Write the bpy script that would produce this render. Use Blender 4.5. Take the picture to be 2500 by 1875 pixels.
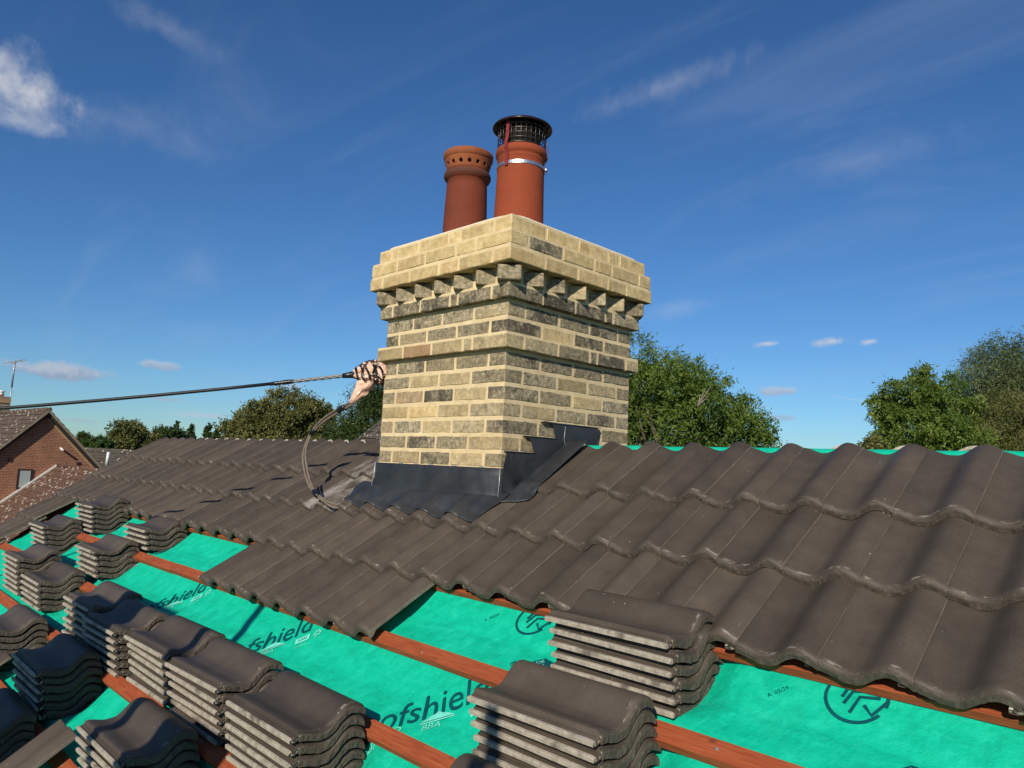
import bpy, bmesh, math, random
import numpy as np
from mathutils import Vector, Matrix, noise as mnoise

random.seed(7)
for o in list(bpy.data.objects):
    bpy.data.objects.remove(o, do_unlink=True)
scene = bpy.context.scene
COL = scene.collection
PI = math.pi
V = Vector

# ------------------------------------------------------------------ camera
CAM = V((2.2423, -2.1673, 0.0131))
CR = V((0.7052, 0.7075, 0.0450)); CU = V((0.0474, -0.1105, 0.9927)); CF = V((-0.7074, 0.6980, 0.1115))
FPX = 1795.7
cam_d = bpy.data.cameras.new('camera'); cam = bpy.data.objects.new('camera', cam_d); COL.objects.link(cam)
cam_d.sensor_width = 36.0; cam_d.lens = FPX / 2500.0 * 36.0
cam_d.clip_start = 0.05; cam_d.clip_end = 3000.0
mw = Matrix.Identity(4)
for r in range(3):
    mw[r][0] = CR[r]; mw[r][1] = CU[r]; mw[r][2] = -CF[r]; mw[r][3] = CAM[r]
cam.matrix_world = mw
scene.camera = cam

def ray(px, py):
    return (CR * ((px - 1250) / FPX) - CU * ((py - 937.5) / FPX) + CF)
def at(px, py, depth):            # point at a given depth along the view axis
    return CAM + ray(px, py) * depth
def aty(px, py, y):               # point on the plane y = const
    d = ray(px, py); return CAM + d * ((y - CAM.y) / d.y)
def atplane(px, py, P, n):
    d = ray(px, py); return CAM + d * ((P - CAM).dot(n) / d.dot(n))

# ------------------------------------------------------------------ sun, sky, exposure
SUN_AZ = math.radians(29.0)       # from -Y towards +X
SUN_EL = math.radians(28.0)
SUN = V((math.sin(SUN_AZ) * math.cos(SUN_EL), -math.cos(SUN_AZ) * math.cos(SUN_EL), math.sin(SUN_EL)))
sd = bpy.data.lights.new('sun', 'SUN'); sun = bpy.data.objects.new('sun', sd); COL.objects.link(sun)
sd.energy = 5.0; sd.angle = math.radians(0.55); sd.color = (1.0, 0.90, 0.76)
sun.rotation_euler = SUN.to_track_quat('Z', 'Y').to_euler()
sun.location = (3, -4, 8)
scene.view_settings.view_transform = 'Standard'; scene.view_settings.look = 'None'
scene.view_settings.exposure = 0.0; scene.view_settings.gamma = 1.0
scene.view_settings.use_curve_mapping = False
try:
    scene.cycles.max_bounces = 6; scene.cycles.diffuse_bounces = 3; scene.cycles.glossy_bounces = 3
    scene.cycles.transparent_max_bounces = 8
except Exception:
    pass

# node helpers ------------------------------------------------------
def nd(nt, typ, ins=None, **props):
    n = nt.nodes.new(typ)
    for k, v in props.items(): setattr(n, k, v)
    for k, v in (ins or {}).items():
        s = n.inputs[k]
        if isinstance(v, bpy.types.NodeSocket): nt.links.new(v, s)
        else: s.default_value = v
    return n
def mth(nt, op, a, b=None, c=None, clamp=False):
    n = nt.nodes.new('ShaderNodeMath'); n.operation = op; n.use_clamp = clamp
    for i, v in enumerate((a, b, c)):
        if v is None: continue
        if isinstance(v, bpy.types.NodeSocket): nt.links.new(v, n.inputs[i])
        else: n.inputs[i].default_value = v
    return n.outputs[0]
def vmth(nt, op, a, b=None):
    n = nt.nodes.new('ShaderNodeVectorMath'); n.operation = op
    for i, v in enumerate((a, b)):
        if v is None: continue
        if isinstance(v, bpy.types.NodeSocket): nt.links.new(v, n.inputs[i])
        else: n.inputs[i].default_value = v
    return n.outputs['Value'] if op in ('DOT_PRODUCT', 'LENGTH', 'DISTANCE') else n.outputs[0]
def mixc(nt, fac, a, b, blend='MIX'):
    n = nt.nodes.new('ShaderNodeMix'); n.data_type = 'RGBA'; n.blend_type = blend
    for i, v in ((0, fac), (6, a), (7, b)):
        if isinstance(v, bpy.types.NodeSocket): nt.links.new(v, n.inputs[i])
        elif i == 0: n.inputs[0].default_value = v
        else: n.inputs[i].default_value = (v[0], v[1], v[2], 1)
    return n.outputs[2]
def nse(nt, vec, scale, detail=3.0, rough=0.55, dist=0.0):
    return nd(nt, 'ShaderNodeTexNoise', {'Vector': vec, 'Scale': scale, 'Detail': detail, 'Roughness': rough, 'Distortion': dist}).outputs['Fac']
def rmp(nt, fac, stops):
    n = nt.nodes.new('ShaderNodeValToRGB'); e = n.color_ramp.elements
    while len(e) < len(stops): e.new(0.5)
    for i, (p, c) in enumerate(stops):
        e[i].position = p; e[i].color = (c[0], c[1], c[2], 1) if not isinstance(c, (int, float)) else (c, c, c, 1)
    nt.links.new(fac, n.inputs[0]); return n.outputs[0]
def sstep(nt, val, lo, hi):
    return nd(nt, 'ShaderNodeMapRange', {'Value': val, 'From Min': lo, 'From Max': hi}, interpolation_type='SMOOTHSTEP').outputs[0]
def M(name, rough=0.7, spec=0.3, metal=0.0):
    m = bpy.data.materials.new(name); m.use_nodes = True; nt = m.node_tree; b = nt.nodes['Principled BSDF']
    b.inputs['Roughness'].default_value = rough; b.inputs['Specular IOR Level'].default_value = spec; b.inputs['Metallic'].default_value = metal
    return m, nt, b
def col(nt, b, c):
    if isinstance(c, bpy.types.NodeSocket): nt.links.new(c, b.inputs['Base Color'])
    else: b.inputs['Base Color'].default_value = (c[0], c[1], c[2], 1)
def bmp(nt, b, h, strength=0.4, dist=0.004):
    n = nd(nt, 'ShaderNodeBump', {'Height': h, 'Strength': strength, 'Distance': dist}); nt.links.new(n.outputs[0], b.inputs['Normal'])
def objvec(nt, rnd=True):
    tc = nd(nt, 'ShaderNodeTexCoord').outputs['Object']
    oi = nt.nodes.new('ShaderNodeObjectInfo')
    if not rnd: return tc, tc, oi
    k = mth(nt, 'MULTIPLY', oi.outputs['Random'], 37.0)
    cb = nd(nt, 'ShaderNodeCombineXYZ', {'X': k, 'Y': k, 'Z': mth(nt, 'MULTIPLY', k, 1.7)}).outputs[0]
    return tc, vmth(nt, 'ADD', tc, cb), oi
def sepxyz(nt, v): return nd(nt, 'ShaderNodeSeparateXYZ', {0: v}).outputs

# world -------------------------------------------------------------
world = bpy.data.worlds.new('World'); scene.world = world; world.use_nodes = True
wt = world.node_tree; bg = wt.nodes['Background']
sky = nd(wt, 'ShaderNodeTexSky', sky_type='NISHITA', sun_disc=False)
sky.sun_elevation = SUN_EL; sky.sun_rotation = math.atan2(SUN.x, SUN.y)
sky.altitude = 0; sky.air_density = 1.0; sky.dust_density = 0.12; sky.ozone_density = 2.2
SKY_STRENGTH = 0.085
bg.inputs['Strength'].default_value = SKY_STRENGTH
wd = vmth(wt, 'NORMALIZE', nd(wt, 'ShaderNodeTexCoord').outputs['Generated'])
hs = nd(wt, 'ShaderNodeHueSaturation', {'Saturation': 1.10, 'Value': 1.0, 'Color': sky.outputs[0]})
skyc = mixc(wt, 1.0, hs.outputs[0], (0.52, 0.81, 1.12), 'MULTIPLY')
# thin cirrus everywhere: stretched, warped noise on the sky dome
wxyz = sepxyz(wt, wd)
zz = mth(wt, 'ADD', mth(wt, 'MAXIMUM', wxyz[2], 0.0), 0.16)
plane = nd(wt, 'ShaderNodeCombineXYZ', {'X': mth(wt, 'DIVIDE', wxyz[0], zz), 'Y': mth(wt, 'DIVIDE', wxyz[1], zz), 'Z': 0.0}).outputs[0]
mp = nd(wt, 'ShaderNodeMapping', {'Vector': plane, 'Rotation': (0, 0, math.radians(-28)), 'Scale': (0.75, 2.3, 1.0)}).outputs[0]
c1 = nse(wt, mp, 1.15, 5.0, 0.58, 0.9)
cir = sstep(wt, c1, 0.47, 0.82)
skyc = mixc(wt, mth(wt, 'MULTIPLY', cir, 0.17), skyc, (4.6, 5.6, 7.6))
# small cumulus and streaks in the directions where the photograph has them
wn = nse(wt, wd, 15.0, 5.0, 0.62, 0.4)
wn2 = nse(wt, wd, 50.0, 3.0, 0.6)
wcomb = mth(wt, 'ADD', mth(wt, 'MULTIPLY', wn, 0.70), mth(wt, 'MULTIPLY', wn2, 0.30))
def cloud(px, py, hw, hh, tilt, dens, lit, base=None, soft=0.5, amp=1.5):
    global skyc
    d = ray(px, py).normalized(); t = math.radians(tilt)
    a = (CR * math.cos(t) - CU * math.sin(t)); a = (a - d * a.dot(d)).normalized(); b = d.cross(a)
    if b.dot(CU) < 0: a = a; b = -b
    R_ = Matrix((a, b, a.cross(b))).transposed()
    mpn = nd(wt, 'ShaderNodeMapping', {'Vector': wd, 'Location': tuple(d), 'Rotation': tuple(R_.to_euler('XYZ')), 'Scale': (hw / FPX * 1.7, hh / FPX * 1.7, 0.5)}, vector_type='TEXTURE').outputs[0]
    g = nd(wt, 'ShaderNodeTexGradient', {'Vector': mpn}, gradient_type='SPHERICAL').outputs['Fac']
    f = mth(wt, 'MULTIPLY_ADD', wcomb, amp, mth(wt, 'SUBTRACT', g, 0.42 + 0.5 * amp))
    m = nd(wt, 'ShaderNodeMapRange', {'Value': f, 'From Min': 0.0, 'From Max': soft, 'To Max': dens}, interpolation_type='SMOOTHSTEP').outputs[0]
    m = mth(wt, 'MULTIPLY', m, mth(wt, 'GREATER_THAN', g, 0.0)) if amp > 0.8 else m
    cc = lit
    if base is not None:
        vv = sepxyz(wt, mpn)[1]
        cc = mixc(wt, sstep(wt, mth(wt, 'MULTIPLY_ADD', wn2, 1.4, vv), 0.35, 1.05), base, lit)
    skyc = mixc(wt, m, skyc, cc)
WH = (7.4, 7.6, 8.2); GR = (4.4, 5.0, 6.4); HZ = (5.6, 6.4, 7.8)
cloud(-10, 165, 100, 85, 20, 0.70, WH, GR, 0.55, 1.1)
cloud(75, 238, 120, 62, 8, 0.75, WH, GR, 0.55, 1.1)
cloud(30, 292, 100, 26, 12, 0.45, WH, None, 0.7, 1.0)
cloud(118, 905, 150, 22, 4, 0.80, (5.6, 6.0, 7.0), (3.5, 4.1, 5.6), 0.5, 2.2)
cloud(388, 891, 58, 11, 6, 0.70, HZ, GR, 0.5, 2.2)
cloud(405, 975, 48, 7, 4, 0.55, GR, None, 0.5, 0.8)
cloud(485, 1013, 88, 9, 3, 0.55, HZ, None, 0.5, 0.8)
cloud(712, 943, 40, 10, 0, 0.55, HZ, None, 0.5, 0.8)
cloud(205, 1028, 60, 7, 4, 0.4, GR, None, 0.5, 0.8)
cloud(1875, 839, 44, 12, -3, 0.9, WH, HZ, 0.5, 2.2)
cloud(2025, 835, 42, 13, -3, 0.9, WH, HZ, 0.5, 2.2)
cloud(2122, 835, 28, 11, -12, 0.7, WH, None, 0.5, 2.2)
cloud(1892, 955, 64, 12, 0, 0.75, HZ, GR, 0.5, 2.2)
cloud(1925, 1021, 48, 8, 4, 0.55, GR, None, 0.5, 2.2)
cloud(1640, 205, 260, 42, -20, 0.30, WH, None, 1.0, 1.5)
cloud(2100, 390, 430, 60, -16, 0.17, WH, None, 1.1, 1.4)
cloud(1650, 755, 130, 30, -12, 0.18, WH, None, 0.9, 1.2)
cloud(420, 75, 150, 42, 28, 0.24, WH, None, 1.0, 1.4)
cloud(300, 300, 230, 70, 10, 0.20, WH, None, 1.1, 1.4)
cloud(2085, 975, 95, 3.5, 9, 0.25, WH, None, 0.6, 0.2)
wt.links.new(skyc, bg.inputs['Color'])
try:
    world.cycles.sampling_method = 'MANUAL'; world.cycles.sample_map_resolution = 256
except Exception:
    pass

# ------------------------------------------------------------------ roof frame
TH = 0.58346; W = 0.2026; G = 0.3083
ORI = V((1.0988, -0.4217, -0.3983))
RX = V((1, 0, 0)); RS = V((0, math.cos(TH), math.sin(TH))); RN = V((0, -math.sin(TH), math.cos(TH)))
YR = 0.475                                    # ridge line
def rp(x, t, o=0.0): return ORI + RX * x + RS * t + RN * o      # x measured from the column origin
def mat3(ax, ay, az, p):
    m = Matrix.Identity(4)
    for r in range(3):
        m[r][0] = ax[r]; m[r][1] = ay[r]; m[r][2] = az[r]; m[r][3] = p[r]
    return m
SEAM = 0.022; TILT = 0.0285 / G; TL = 0.400
def prof(x):                                   # pantile cross-section, trough = 0
    x = x % W
    if x < 0.066: return 0.0185 * (1 + math.cos(PI * x / 0.066)) / 2 + 0.0008 * x / 0.066
    if x < 0.080: return 0.0008
    if x <= 0.160: return 0.0008 + 0.0392 * (1 - math.cos(PI * (x - 0.080) / 0.080)) / 2
    return 0.0400 * (1 + math.cos(PI * (x - 0.160) / 0.092)) / 2
def surf(x, t):                                # laid tile surface, offset from the roof plane
    j = math.floor(t / G)
    return -SEAM + prof(x) - TILT * (t - j * G)
BT = -0.056; MT = -0.081                        # batten top / membrane offsets
BATTENS = [0.94, 0.678, 0.370, 0.062, -0.243, -0.538, -0.825, -1.12, -1.39, -1.69, -1.99, -2.29, -2.59]
BW = 0.05
EAVE = -2.72

# ------------------------------------------------------------------ object helpers
def link(o, parent=None):
    COL.objects.link(o)
    if parent is not None: o.parent = parent
    return o
def thing(name, label, cat, loc=(0, 0, 0), group=None):
    o = bpy.data.objects.new(name, None); o.empty_display_size = 0.1; o.location = loc; COL.objects.link(o)
    o['label'] = label; o['category'] = cat
    if group: o['group'] = group
    return o
def tag(o, label, cat, group=None):
    o['label'] = label; o['category'] = cat
    if group: o['group'] = group
    return o
def meshobj(name, verts, faces, mat, parent=None, smooth=False, mats=None, mi=None, loc=None):
    me = bpy.data.meshes.new(name); me.from_pydata([tuple(v) for v in verts], [], faces)
    for m in (mats or [mat]): me.materials.append(m)
    if mi is not None: me.polygons.foreach_set('material_index', mi)
    if smooth is True: me.polygons.foreach_set('use_smooth', [True] * len(me.polygons))
    elif smooth: me.polygons.foreach_set('use_smooth', smooth)
    me.update()
    o = bpy.data.objects.new(name, me); link(o, parent)
    if parent is not None: o.matrix_parent_inverse = Matrix.Translation(-V(parent.location))
    return o
def put(name, me, parent, mw_):
    o = bpy.data.objects.new(name, me); link(o, parent)
    o.matrix_local = Matrix.Translation(-V(parent.location)) @ mw_ if parent is not None else mw_
    return o
class MB:
    def __init__(s): s.v = []; s.f = []; s.sm = []
    def add(s, vs, fs, smooth=False):
        b = len(s.v); s.v += [V(v) for v in vs]; s.f += [tuple(i + b for i in f) for f in fs]; s.sm += [smooth] * len(fs)
    def box(s, c, ax, ay, az, hx, hy, hz):
        c = V(c); vs = [c + ax * (hx * i) + ay * (hy * j) + az * (hz * k) for k in (-1, 1) for j in (-1, 1) for i in (-1, 1)]
        s.add(vs, [(0, 2, 3, 1), (4, 5, 7, 6), (0, 1, 5, 4), (2, 6, 7, 3), (0, 4, 6, 2), (1, 3, 7, 5)])
    def abox(s, x0, x1, y0, y1, z0, z1):
        s.box(((x0 + x1) / 2, (y0 + y1) / 2, (z0 + z1) / 2), V((1, 0, 0)), V((0, 1, 0)), V((0, 0, 1)), (x1 - x0) / 2, (y1 - y0) / 2, (z1 - z0) / 2)
    def tube(s, pts, rad, n=10, cap=True, twist=0):
        pts = [V(p) for p in pts]; rs = rad if isinstance(rad, (list, tuple)) else [rad] * len(pts)
        vs = []; up = None
        for i, p in enumerate(pts):
            d = (pts[min(i + 1, len(pts) - 1)] - pts[max(i - 1, 0)]).normalized()
            if up is None:
                up = V((0, 0, 1)) if abs(d.z) < 0.9 else V((1, 0, 0))
            a = (up - d * up.dot(d)).normalized(); b = d.cross(a); up = a
            for k in range(n):
                t = 2 * PI * k / n; vs.append(p + (a * math.cos(t) + b * math.sin(t)) * rs[i])
        fs = [(i * n + k, i * n + (k + 1) % n, (i + 1) * n + (k + 1) % n, (i + 1) * n + k) for i in range(len(pts) - 1) for k in range(n)]
        s.add(vs, fs, True)
        if cap:
            b = len(s.v) - len(vs); e = b + (len(pts) - 1) * n
            s.f += [tuple(b + k for k in reversed(range(n))), tuple(e + k for k in range(n))]; s.sm += [False, False]
    def lathe(s, c, pr, n=32, smooth=True):
        c = V(c); vs = []
        for r, z in pr:
            for k in range(n):
                t = 2 * PI * k / n; vs.append(c + V((r * math.cos(t), r * math.sin(t), z)))
        s.add(vs, [(i * n + k, i * n + (k + 1) % n, (i + 1) * n + (k + 1) % n, (i + 1) * n + k) for i in range(len(pr) - 1) for k in range(n)], smooth)
    def build(s, name, mat, parent=None):
        return meshobj(name, s.v, s.f, mat, parent, smooth=list(s.sm))
def struct(o): o['kind'] = 'structure'; return o
def smoothpath(pts, n=8):                       # Catmull-Rom
    pts = [V(p) for p in pts]; out = []
    for i in range(len(pts) - 1):
        p0 = pts[max(i - 1, 0)]; p1 = pts[i]; p2 = pts[i + 1]; p3 = pts[min(i + 2, len(pts) - 1)]
        for k in range(n):
            t = k / n
            out.append(0.5 * ((2 * p1) + (p2 - p0) * t + (2 * p0 - 5 * p1 + 4 * p2 - p3) * t * t + (3 * p1 - p0 - 3 * p2 + p3) * t ** 3))
    out.append(pts[-1]); return out

# ------------------------------------------------------------------ materials
def tile_material(name, pale_sheen=False):
    m, nt, b = M(name, 0.52, 0.42)
    tc, v, oi = objvec(nt); x, y, z = sepxyz(nt, tc)[0:3]
    c = rmp(nt, nse(nt, v, 7.0, 4.0, 0.6), [(0.3, (0.058, 0.0445, 0.0325)), (0.55, (0.073, 0.0565, 0.0415)), (0.8, (0.090, 0.070, 0.052))])
    c = mixc(nt, 1.0, c, rmp(nt, oi.outputs['Random'], [(0.0, 0.80), (1.0, 1.16)]), 'MULTIPLY')
    g = nse(nt, v, 330.0, 2.0, 0.7)
    c = mixc(nt, 1.0, c, rmp(nt, g, [(0.25, 0.74), (0.75, 1.26)]), 'MULTIPLY')
    if pale_sheen:  # sheen on the tiles beside the chimney, painted as a pale film
        sheen_mask = mth(nt, 'MULTIPLY', sstep(nt, nse(nt, vmth(nt, 'MULTIPLY', v, (1.6, 0.7, 1.0)), 9.0, 5.0, 0.7), 0.34, 0.66), 0.62)
        c = mixc(nt, sheen_mask, c, (0.42, 0.385, 0.33))
    pale = (0.34, 0.305, 0.26)
    # rubbed arris just above the tail
    n1 = nse(nt, vmth(nt, 'MULTIPLY', v, (1.0, 2.5, 1.0)), 26.0, 4.0, 0.65)
    band = mth(nt, 'MULTIPLY', sstep(nt, y, 0.006, 0.011), sstep(nt, y, 0.021, 0.013))
    c = mixc(nt, mth(nt, 'MULTIPLY', mth(nt, 'MULTIPLY', band, sstep(nt, n1, 0.53, 0.66)), 0.55), c, pale)
    band2 = mth(nt, 'MULTIPLY', sstep(nt, y, 0.09, 0.02), sstep(nt, nse(nt, vmth(nt, 'MULTIPLY', v, (1.0, 0.6, 1.0)), 60.0, 5.0, 0.7), 0.63, 0.74))
    c = mixc(nt, mth(nt, 'MULTIPLY', band2, 0.30), c, pale)
    # chips round the tail edge
    chips = mth(nt, 'MULTIPLY', sstep(nt, y, 0.004, 0.0005), sstep(nt, nse(nt, v, 75.0, 3.0, 0.6), 0.52, 0.66))
    c = mixc(nt, mth(nt, 'MULTIPLY', chips, 0.6), c, (0.26, 0.24, 0.205))
    # pale worn line at the side lap
    seam = mth(nt, 'MULTIPLY', sstep(nt, x, 0.2010, 0.2030), sstep(nt, nse(nt, v, 34.0, 4.0, 0.7), 0.45, 0.6))
    # mortar specks
    vo = nd(nt, 'ShaderNodeTexVoronoi', {'Vector': v, 'Scale': 46.0}); sc_ = sepxyz(nt, vo.outputs['Color'])
    sp = mth(nt, 'MULTIPLY', sstep(nt, mth(nt, 'ADD', vo.outputs['Distance'], mth(nt, 'MULTIPLY', nse(nt, v, 160.0, 2.0), 0.16)), mth(nt, 'MULTIPLY_ADD', sc_[1], 0.13, 0.10), 0.08), sstep(nt, sc_[0], 0.90, 0.91))
    c = mixc(nt, mth(nt, 'MULTIPLY', sp, 0.85), c, (0.55, 0.51, 0.45))
    col(nt, b, c)
    r = rmp(nt, nse(nt, v, 14.0, 4.0, 0.6), [(0.3, 0.54 if not pale_sheen else 0.22), (0.75, 0.72 if not pale_sheen else 0.40)])
    nt.links.new(r, b.inputs['Roughness'])
    h = mth(nt, 'ADD', mth(nt, 'MULTIPLY', g, 0.5), mth(nt, 'MULTIPLY', nse(nt, v, 60.0, 4.0, 0.6), 0.8))
    bmp(nt, b, h, 0.28, 0.003)
    return m
MAT_TILE = tile_material('brown_concrete_tile')
MAT_TILE_SHEEN = tile_material('painted_sheen_tile', True)
MAT_RAW, nt, b = M('raw_concrete', 0.9, 0.15)
tc, v, oi = objvec(nt); c = rmp(nt, nse(nt, v, 40.0, 4.0, 0.7), [(0.28, (0.22, 0.192, 0.150)), (0.5, (0.37, 0.33, 0.265)), (0.72, (0.49, 0.445, 0.36))])
c = mixc(nt, sstep(nt, nse(nt, v, 11.0, 3.0), 0.58, 0.7), c, (0.16, 0.135, 0.11)); col(nt, b, c); bmp(nt, b, nse(nt, v, 220.0, 3.0, 0.7), 0.5, 0.003)
MAT_TAIL, nt, b = M('rough_tile_end', 0.8, 0.25)
tc, v, oi = objvec(nt); n1 = nse(nt, v, 70.0, 5.0, 0.7)
c = rmp(nt, n1, [(0.3, (0.058, 0.047, 0.037)), (0.55, (0.085, 0.069, 0.054)), (0.68, (0.115, 0.098, 0.079)), (0.78, (0.24, 0.215, 0.18))]); col(nt, b, c); bmp(nt, b, mth(nt, 'ADD', n1, mth(nt, 'MULTIPLY', nse(nt, v, 260.0, 3.0), 0.4)), 0.45, 0.004)
MAT_SIDE, nt, b = M('worn_side_lap', 0.85, 0.2)
tc, v, oi = objvec(nt); col(nt, b, rmp(nt, nse(nt, vmth(nt, 'MULTIPLY', v, (1.0, 0.5, 1.0)), 60.0, 4.0, 0.7), [(0.30, (0.12, 0.098, 0.078)), (0.52, (0.18, 0.150, 0.122)), (0.75, (0.27, 0.23, 0.19))]))

MAT_BRICK, nt, b = M('stock_brick', 0.92, 0.12)
tc, v, oi = objvec(nt); pr = sepxyz(nt, oi.outputs['Color'])   # R: soot 0..1, G: 0 buff .. 1 red-brown, B: brightness
c = rmp(nt, nse(nt, v, 22.0, 6.0, 0.7), [(0.28, (0.36, 0.255, 0.115)), (0.5, (0.51, 0.385, 0.185)), (0.72, (0.66, 0.53, 0.30))])
c = mixc(nt, pr[1], c, (0.34, 0.185, 0.105))
grey = rmp(nt, nse(nt, v, 55.0, 5.0, 0.75), [(0.32, (0.125, 0.105, 0.068)), (0.5, (0.275, 0.232, 0.148)), (0.68, (0.49, 0.42, 0.28))])
gm = mth(nt, 'ADD', mth(nt, 'MULTIPLY', nse(nt, v, 14.0, 5.0, 0.7), 0.8), mth(nt, 'MULTIPLY', pr[0], 1.5))
c = mixc(nt, sstep(nt, gm, 0.50, 1.15), c, grey)
so = mth(nt, 'SUBTRACT', mth(nt, 'ADD', mth(nt, 'ADD', mth(nt, 'MULTIPLY', nse(nt, v, 13.0, 6.0, 0.72, 0.3), 0.75), mth(nt, 'MULTIPLY', nse(nt, v, 70.0, 4.0, 0.7), 0.30)), mth(nt, 'MULTIPLY', pr[0], 0.40)), 0.73)
c = mixc(nt, mth(nt, 'MULTIPLY', sstep(nt, so, 0.0, 0.16), 0.80), c, (0.045, 0.040, 0.034))
lime = mth(nt, 'MULTIPLY', sstep(nt, nse(nt, v, 110.0, 4.0, 0.75), 0.60, 0.69), 0.55)
c = mixc(nt, lime, c, (0.70, 0.62, 0.44))
smear = mth(nt, 'MULTIPLY', sstep(nt, nse(nt, v, 18.0, 5.0, 0.7), 0.58, 0.72), 0.5)
c = mixc(nt, smear, c, (0.60, 0.50, 0.31))
pit = sstep(nt, nse(nt, v, 150.0, 3.0, 0.6), 0.36, 0.27)
c = mixc(nt, mth(nt, 'MULTIPLY', pit, 0.65), c, (0.08, 0.062, 0.04))
c = mixc(nt, 1.0, c, rmp(nt, pr[2], [(0.0, 0.0), (1.0, 1.5)]), 'MULTIPLY')
col(nt, b, c)
bmp(nt, b, mth(nt, 'ADD', nse(nt, v, 40.0, 5.0, 0.75), mth(nt, 'MULTIPLY', nse(nt, v, 190.0, 4.0, 0.7), 0.6)), 0.8, 0.006)
MAT_MORTAR, nt, b = M('lime_mortar', 0.95, 0.1)
tc, v, oi = objvec(nt); c = rmp(nt, nse(nt, v, 14.0, 5.0, 0.65), [(0.3, (0.61, 0.475, 0.265)), (0.6, (0.73, 0.59, 0.35)), (0.8, (0.80, 0.67, 0.43))]); col(nt, b, c)
bmp(nt, b, nse(nt, v, 130.0, 5.0, 0.7), 0.7, 0.006)
MAT_FLAUNCH, nt, b = M('flaunching_cement', 0.9, 0.15)
tc, v, oi = objvec(nt); col(nt, b, rmp(nt, nse(nt, v, 18.0, 4.0), [(0.3, (0.62, 0.53, 0.38)), (0.7, (0.76, 0.68, 0.52))])); bmp(nt, b, nse(nt, v, 60.0, 5.0, 0.7), 0.5, 0.008)
MAT_LEAD, nt, b = M('new_lead', 0.42, 0.5, 0.45)
tc, v, oi = objvec(nt, False)
c = rmp(nt, nse(nt, v, 7.0, 4.0, 0.6), [(0.3, (0.034, 0.037, 0.040)), (0.7, (0.066, 0.070, 0.074))])
st = sstep(nt, nse(nt, vmth(nt, 'MULTIPLY', v, (1.0, 1.0, 0.25)), 22.0, 5.0, 0.7), 0.60, 0.78)
c = mixc(nt, mth(nt, 'MULTIPLY', st, 0.35), c, (0.22, 0.225, 0.235)); col(nt, b, c)
nt.links.new(rmp(nt, nse(nt, v, 13.0, 4.0), [(0.3, 0.36), (0.7, 0.58)]), b.inputs['Roughness']); bmp(nt, b, nse(nt, v, 11.0, 3.0, 0.5), 0.35, 0.01)
MAT_LEADEDGE, nt, b = M('scraped_lead_edge', 0.4, 0.5, 0.4); col(nt, b, (0.42, 0.43, 0.44))

def terracotta(name, c0, c1, darkband=None):
    m, nt, b = M(name, 0.8, 0.12)
    tc, v, oi = objvec(nt, False)
    c = rmp(nt, nse(nt, v, 6.0, 5.0, 0.6), [(0.3, c0), (0.7, c1)])
    z = sepxyz(nt, tc)[2]
    if darkband:
        dz, wid = darkband
        k = mth(nt, 'MULTIPLY', sstep(nt, mth(nt, 'ABSOLUTE', mth(nt, 'SUBTRACT', z, dz)), wid, wid * 0.4), 0.7)
        c = mixc(nt, k, c, (0.075, 0.042, 0.03))
        c = mixc(nt, sstep(nt, z, dz + wid * 0.8, dz + wid * 1.5), c, rmp(nt, nse(nt, v, 14.0, 5.0, 0.7), [(0.3, (0.215, 0.066, 0.030)), (0.7, (0.30, 0.100, 0.042))]))
    st = mth(nt, 'MULTIPLY', sstep(nt, nse(nt, vmth(nt, 'MULTIPLY', v, (1, 1, 0.5)), 20.0, 5.0, 0.75), 0.66, 0.74), 0.35)
    c = mixc(nt, st, c, (0.55, 0.40, 0.29))
    dk = mth(nt, 'MULTIPLY', sstep(nt, nse(nt, vmth(nt, 'MULTIPLY', v, (1, 1, 0.45)), 11.0, 5.0, 0.7), 0.54, 0.76), 0.5 if darkband else 0.28)
    c = mixc(nt, dk, c, (0.10, 0.055, 0.045)); col(nt, b, c)
    bmp(nt, b, nse(nt, v, 90.0, 4.0, 0.6), 0.25, 0.004); return m
MAT_POT_A = terracotta('old_terracotta', (0.135, 0.033, 0.019), (0.185, 0.048, 0.027), (0.428, 0.024))
MAT_POT_B = terracotta('new_terracotta', (0.235, 0.050, 0.022), (0.275, 0.063, 0.028))
MAT_COWL, nt, b = M('maroon_paint', 0.28, 0.5); tc, v, oi = objvec(nt, False); col(nt, b, rmp(nt, nse(nt, v, 20.0, 3.0), [(0.3, (0.016, 0.005, 0.005)), (0.7, (0.030, 0.008, 0.008))]))
MAT_STRAP, nt, b = M('red_oxide_strap', 0.6, 0.2); tc, v, oi = objvec(nt, False); col(nt, b, rmp(nt, nse(nt, v, 60.0, 3.0), [(0.3, (0.16, 0.022, 0.025)), (0.7, (0.24, 0.035, 0.035))]))
MAT_STEEL, nt, b = M('bright_steel', 0.36, 0.5, 0.9); tc, v, oi = objvec(nt, False); col(nt, b, rmp(nt, nse(nt, v, 50.0, 2.0), [(0.3, (0.45, 0.44, 0.43)), (0.7, (0.62, 0.61, 0.60))]))
MAT_WIRE, nt, b = M('cage_wire', 0.38, 0.5, 0.8); tc, v, oi = objvec(nt, False); col(nt, b, rmp(nt, nse(nt, v, 40.0, 2.0), [(0.3, (0.07, 0.06, 0.055)), (0.7, (0.17, 0.15, 0.14))]))
MAT_SOOT, nt, b = M('soot', 0.95, 0.05); tc, v, oi = objvec(nt, False); col(nt, b, rmp(nt, nse(nt, v, 30.0), [(0.3, (0.012, 0.010, 0.010)), (0.7, (0.03, 0.026, 0.024))]))

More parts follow.
